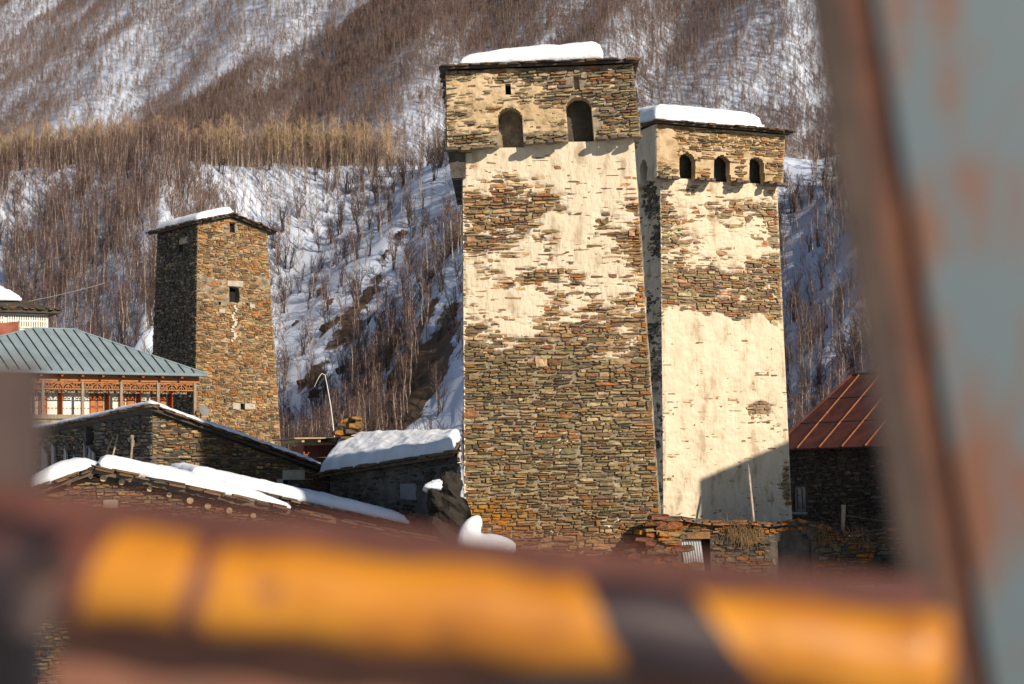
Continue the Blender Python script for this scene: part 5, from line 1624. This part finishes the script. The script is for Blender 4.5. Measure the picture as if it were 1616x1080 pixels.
# ================================================================== FOREGROUND: rusty painted frame right before the camera
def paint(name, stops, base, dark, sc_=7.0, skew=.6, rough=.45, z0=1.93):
    """bands of colour along local x (metres) with uneven edges"""
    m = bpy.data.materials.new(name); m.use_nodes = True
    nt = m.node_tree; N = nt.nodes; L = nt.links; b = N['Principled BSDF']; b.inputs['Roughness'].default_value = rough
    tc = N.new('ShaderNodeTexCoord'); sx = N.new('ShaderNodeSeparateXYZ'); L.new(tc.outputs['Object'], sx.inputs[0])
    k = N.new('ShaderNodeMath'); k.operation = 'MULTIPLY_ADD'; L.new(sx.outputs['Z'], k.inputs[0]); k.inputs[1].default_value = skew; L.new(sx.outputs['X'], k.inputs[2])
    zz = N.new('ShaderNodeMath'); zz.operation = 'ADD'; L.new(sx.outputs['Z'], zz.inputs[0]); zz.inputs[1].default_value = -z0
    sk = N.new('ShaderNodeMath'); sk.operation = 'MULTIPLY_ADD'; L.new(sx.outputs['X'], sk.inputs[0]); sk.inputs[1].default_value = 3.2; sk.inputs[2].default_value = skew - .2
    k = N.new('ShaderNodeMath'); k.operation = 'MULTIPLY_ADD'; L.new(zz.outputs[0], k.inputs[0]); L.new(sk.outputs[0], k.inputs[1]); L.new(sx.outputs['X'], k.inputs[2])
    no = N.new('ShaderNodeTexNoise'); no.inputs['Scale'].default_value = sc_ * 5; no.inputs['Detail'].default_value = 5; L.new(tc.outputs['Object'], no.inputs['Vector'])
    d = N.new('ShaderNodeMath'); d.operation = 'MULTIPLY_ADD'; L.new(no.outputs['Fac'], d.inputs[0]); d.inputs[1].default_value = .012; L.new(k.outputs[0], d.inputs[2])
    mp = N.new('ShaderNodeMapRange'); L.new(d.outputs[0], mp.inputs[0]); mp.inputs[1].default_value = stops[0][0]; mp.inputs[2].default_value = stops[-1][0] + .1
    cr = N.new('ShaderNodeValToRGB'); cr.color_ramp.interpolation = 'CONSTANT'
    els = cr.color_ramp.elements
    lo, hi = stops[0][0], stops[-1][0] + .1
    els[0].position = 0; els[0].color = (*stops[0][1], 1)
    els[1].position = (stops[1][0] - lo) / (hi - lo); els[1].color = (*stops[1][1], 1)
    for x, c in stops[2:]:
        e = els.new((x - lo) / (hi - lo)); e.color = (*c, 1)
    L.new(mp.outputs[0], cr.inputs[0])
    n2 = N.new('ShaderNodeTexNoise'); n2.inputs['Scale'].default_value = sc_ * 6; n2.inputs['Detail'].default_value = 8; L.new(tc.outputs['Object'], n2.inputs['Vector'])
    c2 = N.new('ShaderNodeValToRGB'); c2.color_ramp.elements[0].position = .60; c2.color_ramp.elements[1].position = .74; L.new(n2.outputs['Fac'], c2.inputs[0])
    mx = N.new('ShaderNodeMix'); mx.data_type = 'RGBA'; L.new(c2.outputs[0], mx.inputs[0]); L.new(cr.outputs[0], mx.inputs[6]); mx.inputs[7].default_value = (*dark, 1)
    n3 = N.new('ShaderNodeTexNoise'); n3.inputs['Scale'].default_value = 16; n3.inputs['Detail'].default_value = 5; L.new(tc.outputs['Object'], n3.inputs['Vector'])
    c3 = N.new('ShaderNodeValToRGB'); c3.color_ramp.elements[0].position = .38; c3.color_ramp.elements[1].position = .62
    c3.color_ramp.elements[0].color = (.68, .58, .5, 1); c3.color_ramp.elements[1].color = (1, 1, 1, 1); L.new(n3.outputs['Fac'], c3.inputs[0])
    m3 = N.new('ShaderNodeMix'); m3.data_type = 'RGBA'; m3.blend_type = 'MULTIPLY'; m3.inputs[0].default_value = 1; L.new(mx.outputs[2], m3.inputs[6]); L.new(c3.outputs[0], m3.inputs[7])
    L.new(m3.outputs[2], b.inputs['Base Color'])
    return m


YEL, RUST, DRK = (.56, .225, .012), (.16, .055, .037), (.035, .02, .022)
DF = 1.0
fx = lambda px: (px - CX) / F_PX * DF
frame_base = np.array([0.0, DF, 0.0])
mf = thing('rusty_machine_frame', 'rusty frame of an old machine with a worn yellow and dark banded rail and pale blue post', 'machine frame', frame_base)
M['rail'] = paint('yellow_banded_rail', [(-.5, DRK), (fx(70), RUST), (fx(140), YEL), (fx(300), RUST), (fx(338), YEL), (fx(940), DRK), (fx(1105), YEL), (fx(1478), RUST)], RUST, RUST, skew=.5)  # left-end DRK puts rail shading into the colour; other stops are flat bands
M['plate'] = mat('rusty_plate', (.20, .085, .05), (.12, .13, .115), scale=11, third=(.55, (.15, .062, .038)), rough=.7, contrast=(.4, .7))
M['rusttop'] = mat('rust_red_edge', (.125, .046, .034), (.08, .03, .024), scale=20, rough=.75)
M['bluepost'] = mat('pale_blue_rusty_paint', (.08, .108, .12), (.13, .052, .026), scale=17, rough=.55, contrast=(.48, .60), detail=6, stretch=(1, 1, .4))
M['rustside'] = mat('rust_brown_side', (.16, .065, .035), (.07, .03, .02), scale=16, rough=.8)
M['brownpost'] = mat('brown_paint', (.085, .055, .045), (.06, .038, .032), scale=9, rough=.6)
ra0, ra1 = at(-90, 880, DF), at(1482, 1045, DF)
ax = (ra1 - ra0) / np.linalg.norm(ra1 - ra0); dep_ = np.array([0, 1.0, 0]); upx = np.cross(ax, dep_); upx = upx if upx[2] > 0 else -upx
# rounded rail: swept half-round profile
prof = [(.026 * math.cos(t), .0255 * math.sin(t)) for t in np.linspace(-math.pi, math.pi, 24, endpoint=False)][::-1]
mb = MB(); n_ = len(prof); K = 30
for i in range(K + 1):
    c = ra0 + (ra1 - ra0) * i / K + upx * .002 * math.sin(i * 1.3)
    for d_, u_ in prof: mb.V.append(tuple(c + dep_ * d_ + upx * u_))
for i in range(K):
    for j in range(n_): a = i * n_ + j; b = i * n_ + (j + 1) % n_; mb.F.append((a, a + n_, b + n_, b))
mb.F.append(tuple(range(n_))); mb.F.append(tuple(range(K * n_, K * n_ + n_))[::-1])
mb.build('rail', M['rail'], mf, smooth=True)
# rust red lip behind the rail's top
mb = MB(); mb.box(ra0 + upx * .006 + dep_ * .029, ra1 - ra0, dep_ * .004, upx * .036); mb.build('top_lip', M['rusttop'], mf)
# plate below, set back
pq0, pq1 = at(75, 945, DF) + dep_ * .034, at(1480, 1082, DF) + dep_ * .034
mb = MB(); mb.box(pq0 - upx * .30, pq1 - pq0, dep_ * .02, upx * .30); mb.build('lower_plate', M['plate'], mf)
mb = MB(); g_ = at(95, 985, DF) - dep_ * .012; mb.tube([at(118, 868, DF) - dep_ * .03, at(84, 930, DF) - dep_ * .034, at(72, 985, DF) - dep_ * .03], [.011, .013, .012], 8); mb.build('hook', M['brownpost'], mf)
# brown stub post at the left, down to the ground
mb = MB(); tp_ = at(-70, 572, DF + .08); wv = at(30, 572, DF + .08) - tp_; mb.box(up_to(tp_, 0), up_to(wv, 0), dep_ * .06, Z * tp_[2]); mb.build('stub_post', M['brownpost'], mf)
# pale blue leaning post at the right: box section with a rear flange
PD = 1.12
top_l, bot_l = at(1356, -160, PD), at(1578, 1150, PD)
dirp = (bot_l - top_l) / (bot_l[2] - top_l[2])
bot = top_l + dirp * (0 - top_l[2])
wx = np.array([.15, 0, 0]); gp = np.array([-.021, 0, 0]); fl_ = np.array([-.022, 0, 0])


def bar(name, o0, o1, w, d, m, midx=None, mats=None):
    mb = MB(); mb.hexa([o0, o0 + w, o0 + w + d, o0 + d, o1, o1 + w, o1 + w + d, o1 + d])
    return obj(name, mb.V, mb.F, m, mf, mats=mats, midx=midx)


bar('leaning_post', bot, top_l, wx, dep_ * .10, M['bluepost'], [0, 0, 0, 0, 0, 1], [M['bluepost'], M['rustside']])
M['flangepaint'] = mat('brown_rust_flange', (.058, .036, .026), (.032, .018, .013), scale=22, rough=.7, contrast=(.4, .6))
bar('flange', bot + gp + fl_ - dep_ * .004, top_l + gp + fl_ - dep_ * .004, -fl_, dep_ * .014, M['flangepaint'])
bar('web', bot + gp + dep_ * .008, top_l + gp + dep_ * .008, -gp - np.array([.001, 0, 0]), dep_ * .01, M['rustside'])
# legs of the frame
for px in (420, 1200):
    p = at(px, 1000, DF) + dep_ * .035
    mb = MB(); mb.box(up_to(p, -.05), np.array([.05, 0, 0]), dep_ * .05, Z * (p[2] - .03)); mb.build('leg', M['brownpost'], mf)
